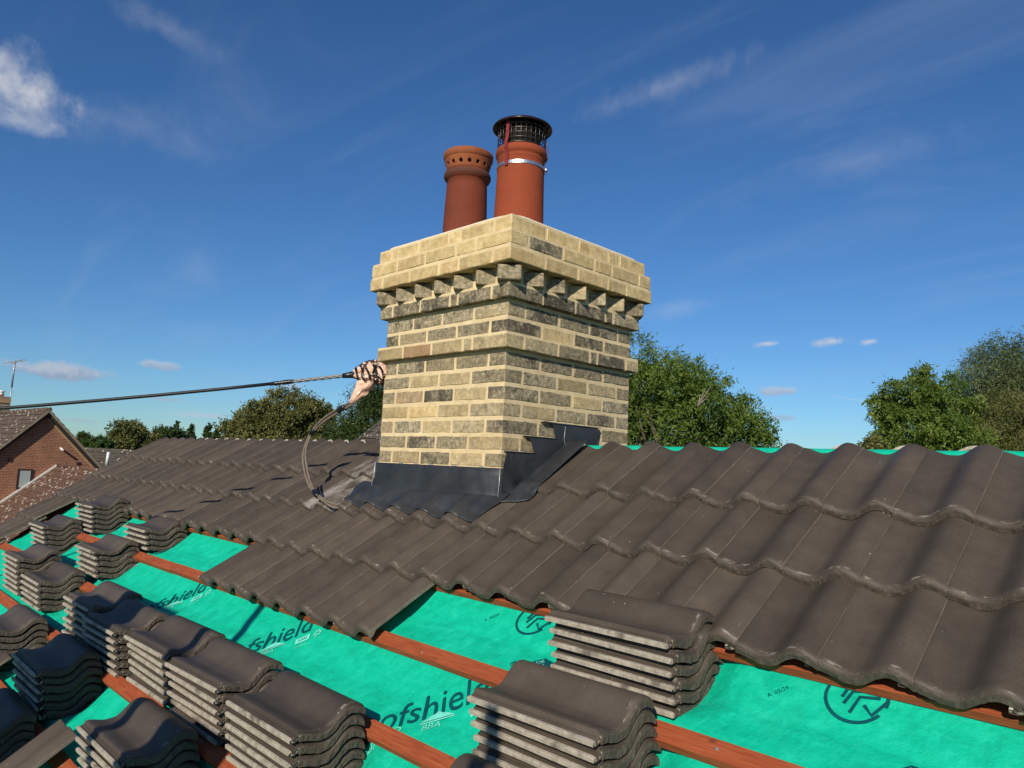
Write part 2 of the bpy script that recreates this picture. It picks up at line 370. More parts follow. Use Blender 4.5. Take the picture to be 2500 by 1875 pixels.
MAT_MEM, nt, b = M('green_membrane', 0.62, 0.25)
tc, v, oi = objvec(nt, False)
n1 = nse(nt, v, 16.0, 6.0, 0.7, 0.4); n2 = nse(nt, vmth(nt, 'MULTIPLY', v, (1.0, 4.0, 4.0)), 24.0, 4.0, 0.6)
c = rmp(nt, n1, [(0.25, (0.0, 0.36, 0.215)), (0.5, (0.0, 0.46, 0.285)), (0.75, (0.012, 0.55, 0.355))])
c = mixc(nt, mth(nt, 'MULTIPLY', sstep(nt, n2, 0.55, 0.75), 0.3), c, (0.03, 0.60, 0.41))
dst = mth(nt, 'MULTIPLY', sstep(nt, nse(nt, v, 90.0, 5.0, 0.75), 0.66, 0.76), 0.35); c = mixc(nt, dst, c, (0.30, 0.55, 0.45))
drt = mth(nt, 'MULTIPLY', sstep(nt, nse(nt, v, 3.2, 5.0, 0.7), 0.52, 0.75), 0.35); c = mixc(nt, drt, c, (0.01, 0.27, 0.17)); col(nt, b, c)
bmp(nt, b, mth(nt, 'ADD', nse(nt, v, 22.0, 4.0, 0.6), mth(nt, 'MULTIPLY', nse(nt, v, 400.0, 2.0), 0.12)), 0.85, 0.008)
def flat(name, c, rough=0.7, scale=30.0, var=0.18, spec=0.25, metal=0.0, bump=0.0):
    m, nt, b = M(name, rough, spec, metal); tc, v, oi = objvec(nt)
    n1 = nse(nt, v, scale, 4.0, 0.6)
    col(nt, b, rmp(nt, n1, [(0.3, tuple(k * (1 - var) for k in c)), (0.7, tuple(k * (1 + var) for k in c))]))
    if bump: bmp(nt, b, n1, bump, 0.006)
    return m
MAT_INK = flat('dark_teal_ink', (0.0, 0.070, 0.085), 0.6, 40)
MAT_INKP = flat('pale_mint_ink', (0.16, 0.66, 0.52), 0.6, 40)
MAT_BATTEN, nt, b = M('red_treated_softwood', 0.75, 0.2)
tc, v, oi = objvec(nt)
gr = nse(nt, vmth(nt, 'MULTIPLY', v, (0.06, 1.0, 1.0)), 170.0, 4.0, 0.6, 0.6)
c = rmp(nt, gr, [(0.28, (0.20, 0.042, 0.014)), (0.5, (0.30, 0.070, 0.025)), (0.75, (0.38, 0.105, 0.042))])
c = mixc(nt, mth(nt, 'MULTIPLY', sstep(nt, nse(nt, v, 5.0, 3.0), 0.5, 0.7), 0.4), c, (0.21, 0.05, 0.022))
kn = nd(nt, 'ShaderNodeTexVoronoi', {'Vector': vmth(nt, 'MULTIPLY', v, (0.6, 1.0, 1.0)), 'Scale': 9.0}).outputs['Distance']
c = mixc(nt, mth(nt, 'MULTIPLY', sstep(nt, kn, 0.10, 0.05), 0.7), c, (0.11, 0.03, 0.015)); col(nt, b, c); bmp(nt, b, gr, 0.35, 0.003)
MAT_BLACK = flat('black_rubber', (0.010, 0.012, 0.016), 0.5, 60, 0.2, 0.35)
MAT_CABLE = flat('weathered_brown_cable', (0.155, 0.125, 0.095), 0.6, 40, 0.25)
MAT_TAPE = flat('black_tape', (0.010, 0.010, 0.011), 0.35, 90, 0.3, 0.5, bump=0.3)
MAT_GALV = flat('twisted_grey_strand', (0.22, 0.225, 0.225), 0.5, 90, 0.3, 0.4, 0.3)
MAT_CLOTH = flat('peach_sheet_plastic', (0.72, 0.46, 0.34), 0.45, 22, 0.22, 0.4, bump=0.6)
MAT_SCAF = flat('galvanised_tube', (0.38, 0.39, 0.40), 0.5, 30, 0.2, 0.4, 0.6)
MAT_BOARD = flat('scaffold_board', (0.32, 0.23, 0.13), 0.85, 12, 0.25, 0.15, bump=0.3)
MAT_SOFFIT = flat('dark_barge', (0.028, 0.024, 0.021), 0.7, 10)

# ------------------------------------------------------------------ ground
GZ = -5.6
m, nt, b = M('grass_ground', 0.95, 0.1); tc, v, oi = objvec(nt, False)
col(nt, b, rmp(nt, nse(nt, v, 0.3, 6.0, 0.65), [(0.3, (0.035, 0.06, 0.02)), (0.7, (0.09, 0.11, 0.045))])); MAT_GROUND = m
struct(meshobj('ground', [(-1200, -1200, GZ), (1200, -1200, GZ), (1200, 1200, GZ), (-1200, 1200, GZ)], [(0, 1, 2, 3)], m))

# ------------------------------------------------------------------ tile meshes
def tile_mesh(seed, coat):
    rnd = random.Random(seed)
    xs = [-0.028, -0.0272, -0.0200, -0.0188, -0.0135, -0.0120, -0.0045, -0.0020]
    zt = [0.0050, 0.0072, 0.0078, 0.0025, 0.0025, 0.0080, 0.0095, 0.0165]
    zb = [-0.0042, -0.0050, -0.0054, -0.0056, -0.0056, -0.0050, -0.0030, 0.0000]
    nS = 26
    for k in range(nS + 1):
        x = 0.2040 * k / nS
        z = prof(x) if x < W - 1e-6 else prof(W - 1e-6) - (x - W) * 0.5
        xs.append(x); zt.append(z); zb.append(z - 0.0135)
    xs += [0.2052, 0.2055]; zt += [zt[-1] - 0.0012, zt[-1] - 0.0040]; zb += [zt[-2] - 0.0118, zt[-2] - 0.0112]
    n = len(xs)
    ys = [(0.0, 0.0140, 0.0138), (0.0016, 0.0090, 0.0140), (0.0042, 0.0048, 0.0140), (0.008, 0.0018, 0.0138), (0.0135, 0.0, 0.0130), (0.022, 0.0, 0.008), (0.034, 0.0, 0.0), (0.16, 0.0, 0.0), (0.29, 0.0, 0.0), (TL - 0.004, 0.0, 0.0), (TL, 0.002, 0.0)]
    vs = []; off = seed * 13.7
    for si, (y, dt, ex) in enumerate(ys):
        for i in range(n):
            lip = i < 8
            wob = 0.0
            if si == 0: wob = 0.0018 * mnoise.noise(V((xs[i] * 70 + off, 3.1, 0.5))) + 0.0016 * rnd.uniform(-1, 1)
            zz_ = zt[i] - (dt if not lip else dt * 0.3)
            if 6 < si < 10: zz_ += 0.0007 * mnoise.noise(V((xs[i] * 30, y * 9 + off, 1.0)))
            vs.append((xs[i], y + wob + (0.006 if lip and si == 0 else 0.0), zz_))
        for i in range(n):
            lip = i < 8
            e = 0.0 if lip else ex
            wob = 0.0; wz = 0.0
            if si == 0:
                wob = 0.0022 * mnoise.noise(V((xs[i] * 90 + off, 7.3, 0.5))); wz = 0.0016 * mnoise.noise(V((xs[i] * 130 + off, 1.3, 4.5)))
            vs.append((xs[i], y + wob + (0.006 if lip and si == 0 else 0.0), zb[i] - e + wz))
    fs = []; mi = []; sm = []
    R_ = 2 * n
    def q(a, b_, c_, d, m_, s_): fs.append((a, b_, c_, d)); mi.append(m_); sm.append(s_)
    for s_ in range(len(ys) - 1):
        A = s_ * R_; B = A + R_
        for i in range(n - 1):
            top_m = 1 if (i < 2 or i == n - 2) else 0
            if i == n - 2: top_m = 3
            if s_ == 0: top_m = 2 if i >= 8 else 1
            q(A + i, A + i + 1, B + i + 1, B + i, top_m, i >= 8)
            q(A + n + i + 1, A + n + i, B + n + i, B + n + i + 1, 2 if s_ < 6 else 1, i >= 8)
        q(A + n, A, B, B + n, 1, False)
        q(A + n - 1, A + 2 * n - 1, B + 2 * n - 1, B + n - 1, 3, False)
    for i in range(n - 1):
        q(n + i, n + i + 1, i + 1, i, 2 if i >= 7 else 1, False)
        E_ = (len(ys) - 1) * R_
        q(E_ + i, E_ + i + 1, E_ + n + i + 1, E_ + n + i, 1, False)
    me = bpy.data.meshes.new('roof_tile'); me.from_pydata(vs, [], fs)
    for m_ in (coat, MAT_RAW, MAT_TAIL, MAT_SIDE): me.materials.append(m_)
    me.polygons.foreach_set('material_index', mi); me.polygons.foreach_set('use_smooth', sm); me.update()
    return me
TILES = [tile_mesh(s, MAT_TILE) for s in range(6)]
TILES_SHEEN = [tile_mesh(s + 20, MAT_TILE_SHEEN) for s in range(2)]

# ------------------------------------------------------------------ the house we stand on
house = thing('house', 'house under the new tiled roof with green underlay and red battens', 'house', (0, 0, 0))
CT = math.cos(TILT)
def tile_mw(X, S, N, P, jit, rnd):
    a = TILT + rnd.uniform(-1, 1) * 0.004 * jit
    s2 = S * math.cos(a) - N * math.sin(a); n2 = N * math.cos(a) + S * math.sin(a)
    r = rnd.uniform(-1, 1) * 0.004 * jit
    x2 = X * math.cos(r) + s2 * math.sin(r); s3 = s2 * math.cos(r) - X * math.sin(r)
    return mat3(x2, s3, n2, P)
rt = random.Random(11)
def lay(i, j, pale_sheen=False):
    P = rp(i * W + rt.uniform(-1, 1) * 0.0008, j * G + rt.uniform(-1, 1) * 0.003, -SEAM + rt.uniform(0, 1) * 0.0012)
    me = rt.choice(TILES_SHEEN) if pale_sheen else rt.choice(TILES)
    return put('roof_tile', me, house, tile_mw(RX, RS, RN, P, 1.0, rt))
for j in (2, 1, 0, -1, -2, -3, -4, -5, -6):
    for i in range(-31, 8):
        if j == 2 and -10 <= i <= -6: continue
        if j == -1 and not (-12 <= i <= -6 or i <= -29): continue
        if j < -1 and i > -29: continue
        if j == 0 and i == -4: pass
        lay(i, j, pale_sheen=(-12 <= i <= -11 and j in (1, 2)))
# rear slope top courses
for j in (2, 1):
    for i in range(-12, 27):
        S2 = V((0, -RS.y, RS.z)); N2 = V((0, -RN.y, RN.z)); X2 = V((-1, 0, 0))
        P = V((ORI.x + 0.080 - i * W, 2 * YR + 0.0 - ORI.y, ORI.z)) + S2 * (j * G - 0.006) + N2 * (-SEAM) 
        P.x += rt.uniform(-0.004, 0.004)
        xc = P.x - 0.1
        if j == 2 and -0.98 < xc < 0.06: continue
        P = P + S2 * rt.uniform(-0.004, 0.010)
        put('roof_tile', rt.choice(TILES), house, tile_mw(X2, S2, N2, P, 1.2, rt))

# stacks of loose tiles: tail x, lip t, count, tilt off the roof plane, where
PHI = 26.0
STACKS = [
 (0.124, -0.214, 6, 'against the laid tiles, right of centre'),
 (0.119, -0.533, 6, 'at the bottom centre of the picture'),
 (0.190, -0.840, 6, 'cut off by the bottom edge, near centre'),
 (-2.590, -0.815, 6, 'at the far end of the long row'),
 (-2.140, -0.842, 6, 'second from the far end of the row'),
 (-1.640, -0.822, 6, 'in the middle of the long row'),
 (-1.178, -0.832, 6, 'second from the near end of the row'),
 (-0.690, -0.846, 6, 'at the near end of the long row'),
 (-2.250, -1.115, 6, 'standing dark in shadow at lower left'),
 (-1.210, -1.142, 6, 'at the lower left bottom edge'),
 (-4.440, -0.226, 6, 'highest up, under the far left tiles'),
 (-3.398, -0.228, 4, 'of only four, below the laid tiles'),
 (-4.640, -0.500, 6, 'nearest the green far-left corner'),
 (-3.480, -0.501, 5, 'alone on the second open batten'),
 (-3.540, -0.800, 5, 'of five behind the long row'),
 (-4.060, -0.800, 7, 'cut by the left edge, upper one'),
 (-3.100, -1.120, 6, 'cut by the left edge, lower one'),
 (-2.140, -1.410, 6, 'in the shaded bottom left corner')]

# membrane
def memoff(x, t):
    o = MT
    dip = 0.0
    for (sx, stt, n_s, _w) in STACKS:
        if sx - 0.5 < x < sx + 0.1 and stt + 0.03 < t < stt + 0.33:
            fx = min(1.0, max(0.0, min(x - (sx - 0.48), sx + 0.07 - x) / 0.07)); u = (t - stt - 0.03) / 0.30
            dip = max(dip, 0.040 * fx * math.sin(PI * u))
    bs = BATTENS
    for k in range(len(bs) - 1):
        hi, lo = bs[k], bs[k + 1]
        if lo <= t <= hi:
            u = (t - lo) / (hi - lo); pk = 0.36 + 0.10 * math.sin(k * 2.3); tri = u / pk if u < pk else (1 - u) / (1 - pk); o -= 0.016 * tri ** 1.15; break
    o += 0.0035 * mnoise.noise(V((x * 2.2, t * 9.0, 1.0))) + 0.0022 * mnoise.noise(V((x * 7 + t * 9, t * 16 - x * 3, 5.0))) + 0.0012 * abs(mnoise.noise(V((x * 14 + t * 20, t * 30, 8.0))))
    o += 0.0025 * math.exp(-((t + 0.136) / 0.005) ** 2)
    return min(o, MT + 0.0045) - dip
XL, XR = -5.75, 2.6
nx = 260; ts = [EAVE + (1.03 - EAVE) * k / 300 for k in range(301)]
vs = []; fs = []
for t in ts:
    for i in range(nx):
        x = XL + (XR - XL) * i / (nx - 1); vs.append(rp(x, t, memoff(x, t)))
fs = [(a * nx + i, a * nx + i + 1, (a + 1) * nx + i + 1, (a + 1) * nx + i) for a in range(len(ts) - 1) for i in range(nx - 1)]
under = meshobj('underlay', vs, fs, MAT_MEM, house, True)
# rear underlay and the strip folded over the ridge
S2 = V((0, -RS.y, RS.z)); N2 = V((0, -RN.y, RN.z))
def rrp(x, t, o): return V((ORI.x + x, 2 * YR - ORI.y, ORI.z)) + S2 * t + N2 * o
vs = []; tt = [-2.7, -1.5, 0.0, 0.5, 1.03]
for t in tt:
    for i in range(40):
        x = XL + (XR - XL) * i / 39; vs.append(rrp(x, t, MT))
fs = [(a * 40 + i + 1, a * 40 + i, (a + 1) * 40 + i, (a + 1) * 40 + i + 1) for a in range(len(tt) - 1) for i in range(39)]
meshobj('rear_underlay', vs, fs, MAT_MEM, house, True)
for (x0, x1) in ((XL, -0.92 - ORI.x), (0.03 - ORI.x, XR)):
    vs = []; K = 90
    sec = [(-0.075, -0.085), (-0.045, -0.030), (-0.018, 0.0), (0.0, 0.006), (0.018, 0.0), (0.045, -0.030), (0.075, -0.085)]
    zt_ = rp(0, 1.0, -SEAM - 0.036).z + (0.017 if x0 > -2 else 0.0)
    for i in range(K):
        x = x0 + (x1 - x0) * i / (K - 1)
        for (dy, dz) in sec:
            wv = 0.004 * mnoise.noise(V((x * 6, dy * 20, 2)))
            vs.append(V((ORI.x + x, YR + 0.004 + dy, zt_ + dz + wv)))
    n7 = len(sec)
    fs = [(i * n7 + k, i * n7 + k + 1, (i + 1) * n7 + k + 1, (i + 1) * n7 + k) for i in range(K - 1) for k in range(n7 - 1)]
    meshobj('ridge_underlay', vs, fs, MAT_MEM, house, True)

# battens
def batten(t, x0, x1, seed):
    rnd = random.Random(seed); mb = MB(); n_ = 24
    vs = []
    L_ = x1 - x0
    for k in range(n_ + 1):
        x = x0 + L_ * k / n_; d = 0.0015 * mnoise.noise(V((x * 1.7, seed, 0)))
        for (a, o) in ((0.0015, 0), (0, -0.0015), (0, -0.0245), (-BW, -0.0245), (-BW, -0.0015), (-BW + 0.0015, 0)):
            vs.append((L_ * k / n_, a + d, o))
    fs = [(k * 6 + j, k * 6 + (j + 1) % 6, (k + 1) * 6 + (j + 1) % 6, (k + 1) * 6 + j) for k in range(n_) for j in range(6)]
    fs += [tuple(range(6)), tuple(n_ * 6 + j for j in reversed(range(6)))]
    me = bpy.data.meshes.new('batten'); me.from_pydata(vs, [], fs); me.materials.append(MAT_BATTEN); me.update()
    bm = bmesh.new(); bm.from_mesh(me); bmesh.ops.recalc_face_normals(bm, faces=bm.faces); bm.to_mesh(me); bm.free()
    put('batten', me, house, mat3(RX, RS, RN, rp(x0, t, BT)))
ends = [-5.68, -5.68, -5.68, -5.68, -5.64, -5.70, -5.66, -5.72, -5.6, -5.68, -5.68, -5.68, -5.68]
for k, t in enumerate(BATTENS):
    e0 = ends[k]; cut = random.Random(k).uniform(-3.6, 1.2)
    if k == 4: cut = -2.9
    if k == 5: cut = 0.35
    batten(t, e0, cut, k * 2); batten(t + random.Random(k + 50).uniform(-0.003, 0.003), cut + 0.004, XR, k * 2 + 1)

# nail heads where the battens cross the rafters
mb = MB(); mb.lathe((0, 0, 0), [(0.0045, -0.004), (0.0045, 0.0008), (0.0035, 0.0014), (0.0002, 0.0014)], 8)
nail_me = bpy.data.meshes.new('nail'); nail_me.from_pydata([tuple(v_) for v_ in mb.v], [], mb.f); nail_me.materials.append(MAT_GALV); nail_me.update()
rn = random.Random(41)
for t in BATTENS[3:9]:
    for q_ in range(15):
        x = -5.45 + 0.52 * q_ + rn.uniform(-0.012, 0.012)
        put('nail', nail_me, house, mat3(RX, RS, RN, rp(x, t - BW / 2 + rn.uniform(-0.008, 0.008), BT)))
# walls below the eaves
mb = MB(); yl = rp(0, EAVE, 0).y
x0w, x1w = ORI.x + XL + 0.25, ORI.x + XR + 3.0
zt_w = rp(0, EAVE, MT).z - 0.12; yb = 2 * YR - yl
MAT_WALL = flat('house_brick_wall', (0.33, 0.23, 0.13), 0.9, 6, 0.2, 0.15)
mb.abox(x0w, x1w, yl + 0.3, yb - 0.3, GZ, zt_w); mb.build('house_wall', MAT_WALL, house)
vs = [V((x, y, z)) for x in (x0w, x0w + 0.22) for (y, z) in ((yl + 0.3, zt_w - 0.02), (yb - 0.3, zt_w - 0.02), (yb - 0.3, zt_w + 0.08), (YR, rp(0, 1.03, MT).z - 0.10), (yl + 0.3, zt_w + 0.08))]
fs = [(0, 1, 2, 3, 4), (9, 8, 7, 6, 5)] + [(k, k + 5, (k + 1) % 5 + 5, (k + 1) % 5) for k in range(5)]
meshobj('gable_wall', vs, fs, MAT_WALL, house)

# ------------------------------------------------------------------ printed marks on the underlay
PER = 0.998; D45 = math.radians(44)
EX = (math.cos(D45), math.sin(D45)); EY = (-math.sin(D45), math.cos(D45))
def onmem(x, t, up=0.0030): return rp(x, t, memoff(x, t) + up)
def print_mesh(name, pts2, faces, mat, ox, ot):
    vs = [onmem(ox + EX[0] * a + EY[0] * b_, ot + EX[1] * a + EY[1] * b_) for a, b_ in pts2]
    o = meshobj(name, vs, faces, mat, under); return o
_txt = {}
def text_geo(s, size, shear=0.0, bold=0.0, xs=1.0):
    key = (s, size, shear, bold, xs)
    if key in _txt: return _txt[key]
    cu = bpy.data.curves.new('t', 'FONT'); cu.body = s; cu.size = size; cu.shear = shear; cu.resolution_u = 3; cu.offset = bold
    ob = bpy.data.objects.new('t', cu); COL.objects.link(ob)
    dg = bpy.context.evaluated_depsgraph_get(); ev = ob.evaluated_get(dg); me = ev.to_mesh()
    pts = [(v_.co.x * xs, v_.co.y) for v_ in me.vertices]; fc = [tuple(p.vertices) for p in me.polygons]
    ev.to_mesh_clear(); bpy.data.objects.remove(ob, do_unlink=True); bpy.data.curves.remove(cu)
    _txt[key] = (pts, fc); return pts, fc
def text(name, s, size, ox, ot, mat, shear=0.0, bold=0.0, xs=1.0):
    pts, fc = text_geo(s, size, shear, bold, xs); return print_mesh(name, pts, fc, mat, ox, ot)
def band2d(path, wd_):
    pts = []; n_ = len(path)
    for i, p in enumerate(path):
        a = path[max(i - 1, 0)]; c_ = path[min(i + 1, n_ - 1)]
        dx, dy = c_[0] - a[0], c_[1] - a[1]; l = math.hypot(dx, dy) or 1
        pts += [(p[0] - dy / l * wd_ / 2, p[1] + dx / l * wd_ / 2), (p[0] + dy / l * wd_ / 2, p[1] - dx / l * wd_ / 2)]
    return pts, [(2 * i, 2 * i + 1, 2 * i + 3, 2 * i + 2) for i in range(n_ - 1)]
def join2d(parts):
    P = []; F = []
    for p, f in parts:
        b_ = len(P); P += p; F += [tuple(i + b_ for i in q_) for q_ in f]
    return P, F
roofw = max(p[0] for p in text_geo('Roof', 0.142, 0.0, 0.0, 0.80)[0])
for k in range(-4, 3):
    bx = 0.352 + PER * (k - 1)
    if not (-5.6 < bx < 1.6): continue
    # s of the word starts here
    ox, ot = bx - (-0.611 + 0.0) * 0 + 0.0, -0.495
    sx_, st_ = -0.620 + PER * k, -0.492
    if sx_ < -4.6 or sx_ > 1.4: continue
    text('lettering', 'Roofshield', 0.142, sx_ - EX[0] * (roofw + 0.004), st_ - EX[1] * (roofw + 0.004), MAT_INK, 0.10, 0.0004, 0.80)
    text('trade_mark_sign', '\u00ae', 0.034, -0.449 + PER * k, -0.207, MAT_INK)
    text('date_print', 'A  03/24', 0.0155, 0.296 + PER * (k - 1), -0.062, MAT_INK)
    # round roof emblem
    cx, ct = 0.483 + PER * (k - 1), -0.002
    def loc(x, t): return ((x - cx) * EX[0] + (t - ct) * EX[1], (x - cx) * EY[0] + (t - ct) * EY[1])
    ring = [(0.066 * math.cos(a), 0.066 * math.sin(a)) for a in [math.radians(-52 + (360 - 22) * i / 40) for i in range(41)]]
    sh = PER * (k - 1)
    parts = [band2d(ring, 0.008)]
    for pth in ([(0.454, -0.010), (0.462, 0.030), (0.490, 0.036)], [(0.462, -0.026), (0.472, 0.012), (0.508, 0.022)], [(0.480, -0.046), (0.490, 0.001), (0.532, 0.009)], [(0.504, -0.018), (0.526, -0.040), (0.548, 0.004)]):
        parts.append(band2d([loc(x + sh, t) for x, t in pth], 0.0085))
    P_, F_ = join2d(parts); print_mesh('round_emblem', P_, F_, MAT_INK, cx, ct)
    # dark made-in mark
    ux, ut = -0.381 + PER * k, -0.216
    box = [(0.0, 0.0), (0.066, 0.0), (0.088, 0.026), (0.066, 0.052), (0.0, 0.052)]
    print_mesh('made_in_mark', box, [(0, 1, 2, 3, 4)], MAT_INK, ux, ut)
    tp, tf = text_geo('MADE\nIN UK', 0.021); tp2 = [(p[0] + 0.006, p[1] + 0.031) for p in tp]
    vs_ = [onmem(ux + EX[0] * a + EY[0] * b_, ut + EX[1] * a + EY[1] * b_, 0.0046) for a, b_ in tp2]
    meshobj('made_in_lettering', vs_, tf, MAT_INKP, under)
    # pale certification triangle
    vx, vt = -0.560 + PER * k, -0.500
    tri = join2d([([(0, 0.034), (0.055, 0.066), (0.105, 0.034)], [(0, 1, 2)]), ([(0, 0.026), (0.105, 0.026), (0.105, 0.031), (0, 0.031)], [(0, 1, 2, 3)])])
    print_mesh('certificate_triangle', tri[0], tri[1], MAT_INKP, vx, vt)
    text('certificate_lettering', 'BBA', 0.033, vx + EX[0] * 0.004, vt + EX[1] * 0.004, MAT_INKP, 0.2)
    # pale certificate box
    wx, wt_ = -1.474 + 1.0 + PER * (k - 0) - 0.963 + 0.926, -0.392
    wx = -1.430 + PER * (k + 1)
    bxp = [(0.0, 0.022), (0.062, 0.022), (0.062, 0.052), (0.0, 0.052)]
    print_mesh('certificate_box', bxp, [(0, 1, 2, 3)], MAT_INKP, wx, wt_ - 0.02)
    text('certificate_lettering', 'CERTIFIED', 0.0115, wx, wt_ - 0.02, MAT_INKP)
    tp, tf = text_geo('NSAI', 0.018); vs_ = [onmem(wx + EX[0] * (a + 0.012) + EY[0] * (b_ + 0.031), wt_ - 0.02 + EX[1] * (a + 0.012) + EY[1] * (b_ + 0.031), 0.0046) for a, b_ in tp]
    meshobj('certificate_lettering', vs_, tf, MAT_INK, under)
    # recycling triangle
    rx_, rt_ = -1.388 + PER * (k + 1), -0.318
    pa = []
    for q_ in range(3):
        a0 = math.radians(90 + 120 * q_); a1 = math.radians(90 + 120 * (q_ + 1))
        p0 = (0.021 * math.cos(a0), 0.021 * math.sin(a0)); p1 = (0.021 * math.cos(a1), 0.021 * math.sin(a1))
        pa.append(band2d([(p0[0] * 0.82 + p1[0] * 0.18, p0[1] * 0.82 + p1[1] * 0.18), (p0[0] * 0.15 + p1[0] * 0.85, p0[1] * 0.15 + p1[1] * 0.85)], 0.006))
    P_, F_ = join2d(pa); print_mesh('recycling_mark', P_, F_, MAT_INKP, rx_, rt_)
    text('recycling_digit', '5', 0.018, rx_ - 0.004, rt_ - 0.004, MAT_INKP)
    text('plastic_code', 'PP', 0.014, rx_ + 0.012, rt_ - 0.030, MAT_INKP)
    text('conformity_mark', 'C E', 0.040, rx_ + 0.040, rt_ + 0.024, MAT_INKP)
    text('small_lettering', 'uk by D', 0.040, -0.706 + PER * k, -0.616, MAT_INKP, 0.15)

# ------------------------------------------------------------------ chimney
CW = 0.89; CH = 0.0729
chim = thing('brick_chimney', 'square yellow stock brick chimney stack with dogtooth band and lead flashing', 'chimney', (-0.445, 0.445, -0.4))
def brick_mesh(L_, Wd, H_, seed):
    rnd = random.Random(seed)
    bm = bmesh.new(); bmesh.ops.create_cube(bm, size=1.0)
    bmesh.ops.scale(bm, vec=(L_, Wd, H_), verts=bm.verts)
    bmesh.ops.bevel(bm, geom=list(bm.edges), offset=0.0036, segments=1, affect='EDGES')
    es = [e for e in bm.edges if abs((e.verts[0].co - e.verts[1].co).x) > 0.5 * L_]
    bmesh.ops.subdivide_edges(bm, edges=es, cuts=5, use_grid_fill=True)
    for v_ in bm.verts:
        nv = mnoise.noise_vector(v_.co * 45.0 + V((seed * 3.3, 0, 0))); k_ = 1.0 if abs(v_.co.x) > L_ * 0.4 else 0.7
        v_.co += nv * 0.0022 * k_ + V((rnd.uniform(-1, 1), rnd.uniform(-1, 1), rnd.uniform(-1, 1))) * 0.0010
    me = bpy.data.meshes.new('brick'); bm.to_mesh(me); bm.free(); me.materials.append(MAT_BRICK)
    me.update(); return me
_bm = {}
BH = CH - 0.0150
def brick(L_, cx, cy, cz, rotz, rnd, par, Wd=0.1025, H_=BH):
    key = (round(L_, 3), round(Wd, 3), rnd.randrange(4))
    if key not in _bm: _bm[key] = brick_mesh(L_, Wd, H_, len(_bm) + 1)
    m_ = Matrix.Translation((cx, cy, cz)) @ Matrix.Rotation(rotz + rnd.uniform(-1, 1) * 0.005, 4, 'Z') @ Matrix.Rotation(rnd.uniform(-1, 1) * 0.004, 4, 'Y')
    o = put('brick', _bm[key], chim, m_); o.color = (par[0], par[1], par[2], 1); return o
rb = random.Random(5)
def soot(k, side):
    # (soot, red, brightness): weathered courses below, cleaner reused bricks at the top
    if k >= 13:
        s = rb.uniform(0.0, 0.16) if rb.random() < 0.84 else 0.62
        return (s, 0.0 if rb.random() < 0.8 else 0.15, rb.uniform(0.66, 0.84))
    base = {12: 0.50, 11: 0.64, 10: 0.56, 9: 0.46, 7: 0.44}.get(k, 0.36)
    s = min(0.95, max(0.08, base + rb.gauss(0, 0.12) + (0.06 if side == 1 else 0)))
    if rb.random() < 0.07: s = min(1.0, s + 0.3)
    return (s, 0.6 if rb.random() < 0.02 else (0.15 if rb.random() < 0.2 else 0.0), rb.uniform(0.56, 0.84))
J = 0.0125
def face_run(x0, x1, kind):
    """split the run [x0,x1] into bricks: returns list of (start, end)"""
    L_ = x1 - x0; out = []
    F = 0.2125
    if kind == 'F':                        # starts and ends with a stretcher
        n_ = int((L_ + J) // (F + J)); rest = L_ + J - n_ * (F + J)
        x = x0; lens = [F] * n_
        if rest > 0.045: lens.insert(n_ - 1, rest - J)
        else: lens = [F + rest / n_] * n_
    else:
        n_ = int((L_ + J) // (F + J)); rest = L_ + J - n_ * (F + J); lens = [F] * n_
        if rest > 0.045: lens.insert(n_, rest - J)
        else: lens = [F + rest / n_] * n_
    x = x0
    for l in lens: out.append((x, x + l)); x += l + J
    return out
PROJ = {8: 0.031, 11: 0.030, 13: 0.072, 14: 0.069, 15: 0.045}
WB = 0.1025
for k in range(-6, 16):
    if k == 12 or k == 0 and False: continue
    p = PROJ.get(k, 0.0); z = (k - 0.5) * CH
    if k < 1: pass
    xa, xb = -CW - p, p; ya, yb_ = -p, CW + p
    odd = (k % 2 == 1)
    if k < 1 and k < -2: pass
    # which pair of faces owns the corners
    fr = (xa, xb) if not odd else (xa + WB + J, xb - WB - J)
    sdv = (ya, yb_) if odd else (ya + WB + J, yb_ - WB - J)
    for (a, e) in face_run(fr[0], fr[1], 'F'):
        brick(e - a, (a + e) / 2, ya + WB / 2, z, 0, rb, soot(k, 0))
        brick(e - a, (a + e) / 2, yb_ - WB / 2, z, PI, rb, soot(k, 0))
    for (a, e) in face_run(sdv[0], sdv[1], 'F'):
        brick(e - a, xb - WB / 2, (a + e) / 2, z, PI / 2, rb, soot(k, 1))
        brick(e - a, xa + WB / 2, (a + e) / 2, z, -PI / 2, rb, soot(k, 0))
    if k < 1: continue
# dogtooth course
zd = 11.5 * CH
nt_ = 5; a_ = 0.1025
for s_ in range(4):
    for q_ in range(nt_ + 1):
        corner = (q_ == nt_)
        ang = s_ * PI / 2; L_ = 0.16
        d = V((math.cos(-PI / 4), math.sin(-PI / 4), 0))
        if not corner:
            u = -0.445 + 0.89 * (q_ + 1) / (nt_ + 1) + rb.uniform(-0.004, 0.004)
            tip = V((u, -0.445 - 0.064 + rb.uniform(-0.003, 0.003), 0))
            cc = tip + V((a_ / 2 * math.cos(PI / 4), a_ / 2 * math.sin(PI / 4), 0)) - d * (L_ / 2)
        else:
            cc = V((0.445, -0.445, 0)) + d * (0.056 - L_ / 2)
        w_ = Matrix.Rotation(ang, 4, 'Z') @ cc
        brick(L_, -0.445 + w_.x, 0.445 + w_.y, zd, ang - PI / 4, rb, soot(12, 0), a_, BH + 0.007)
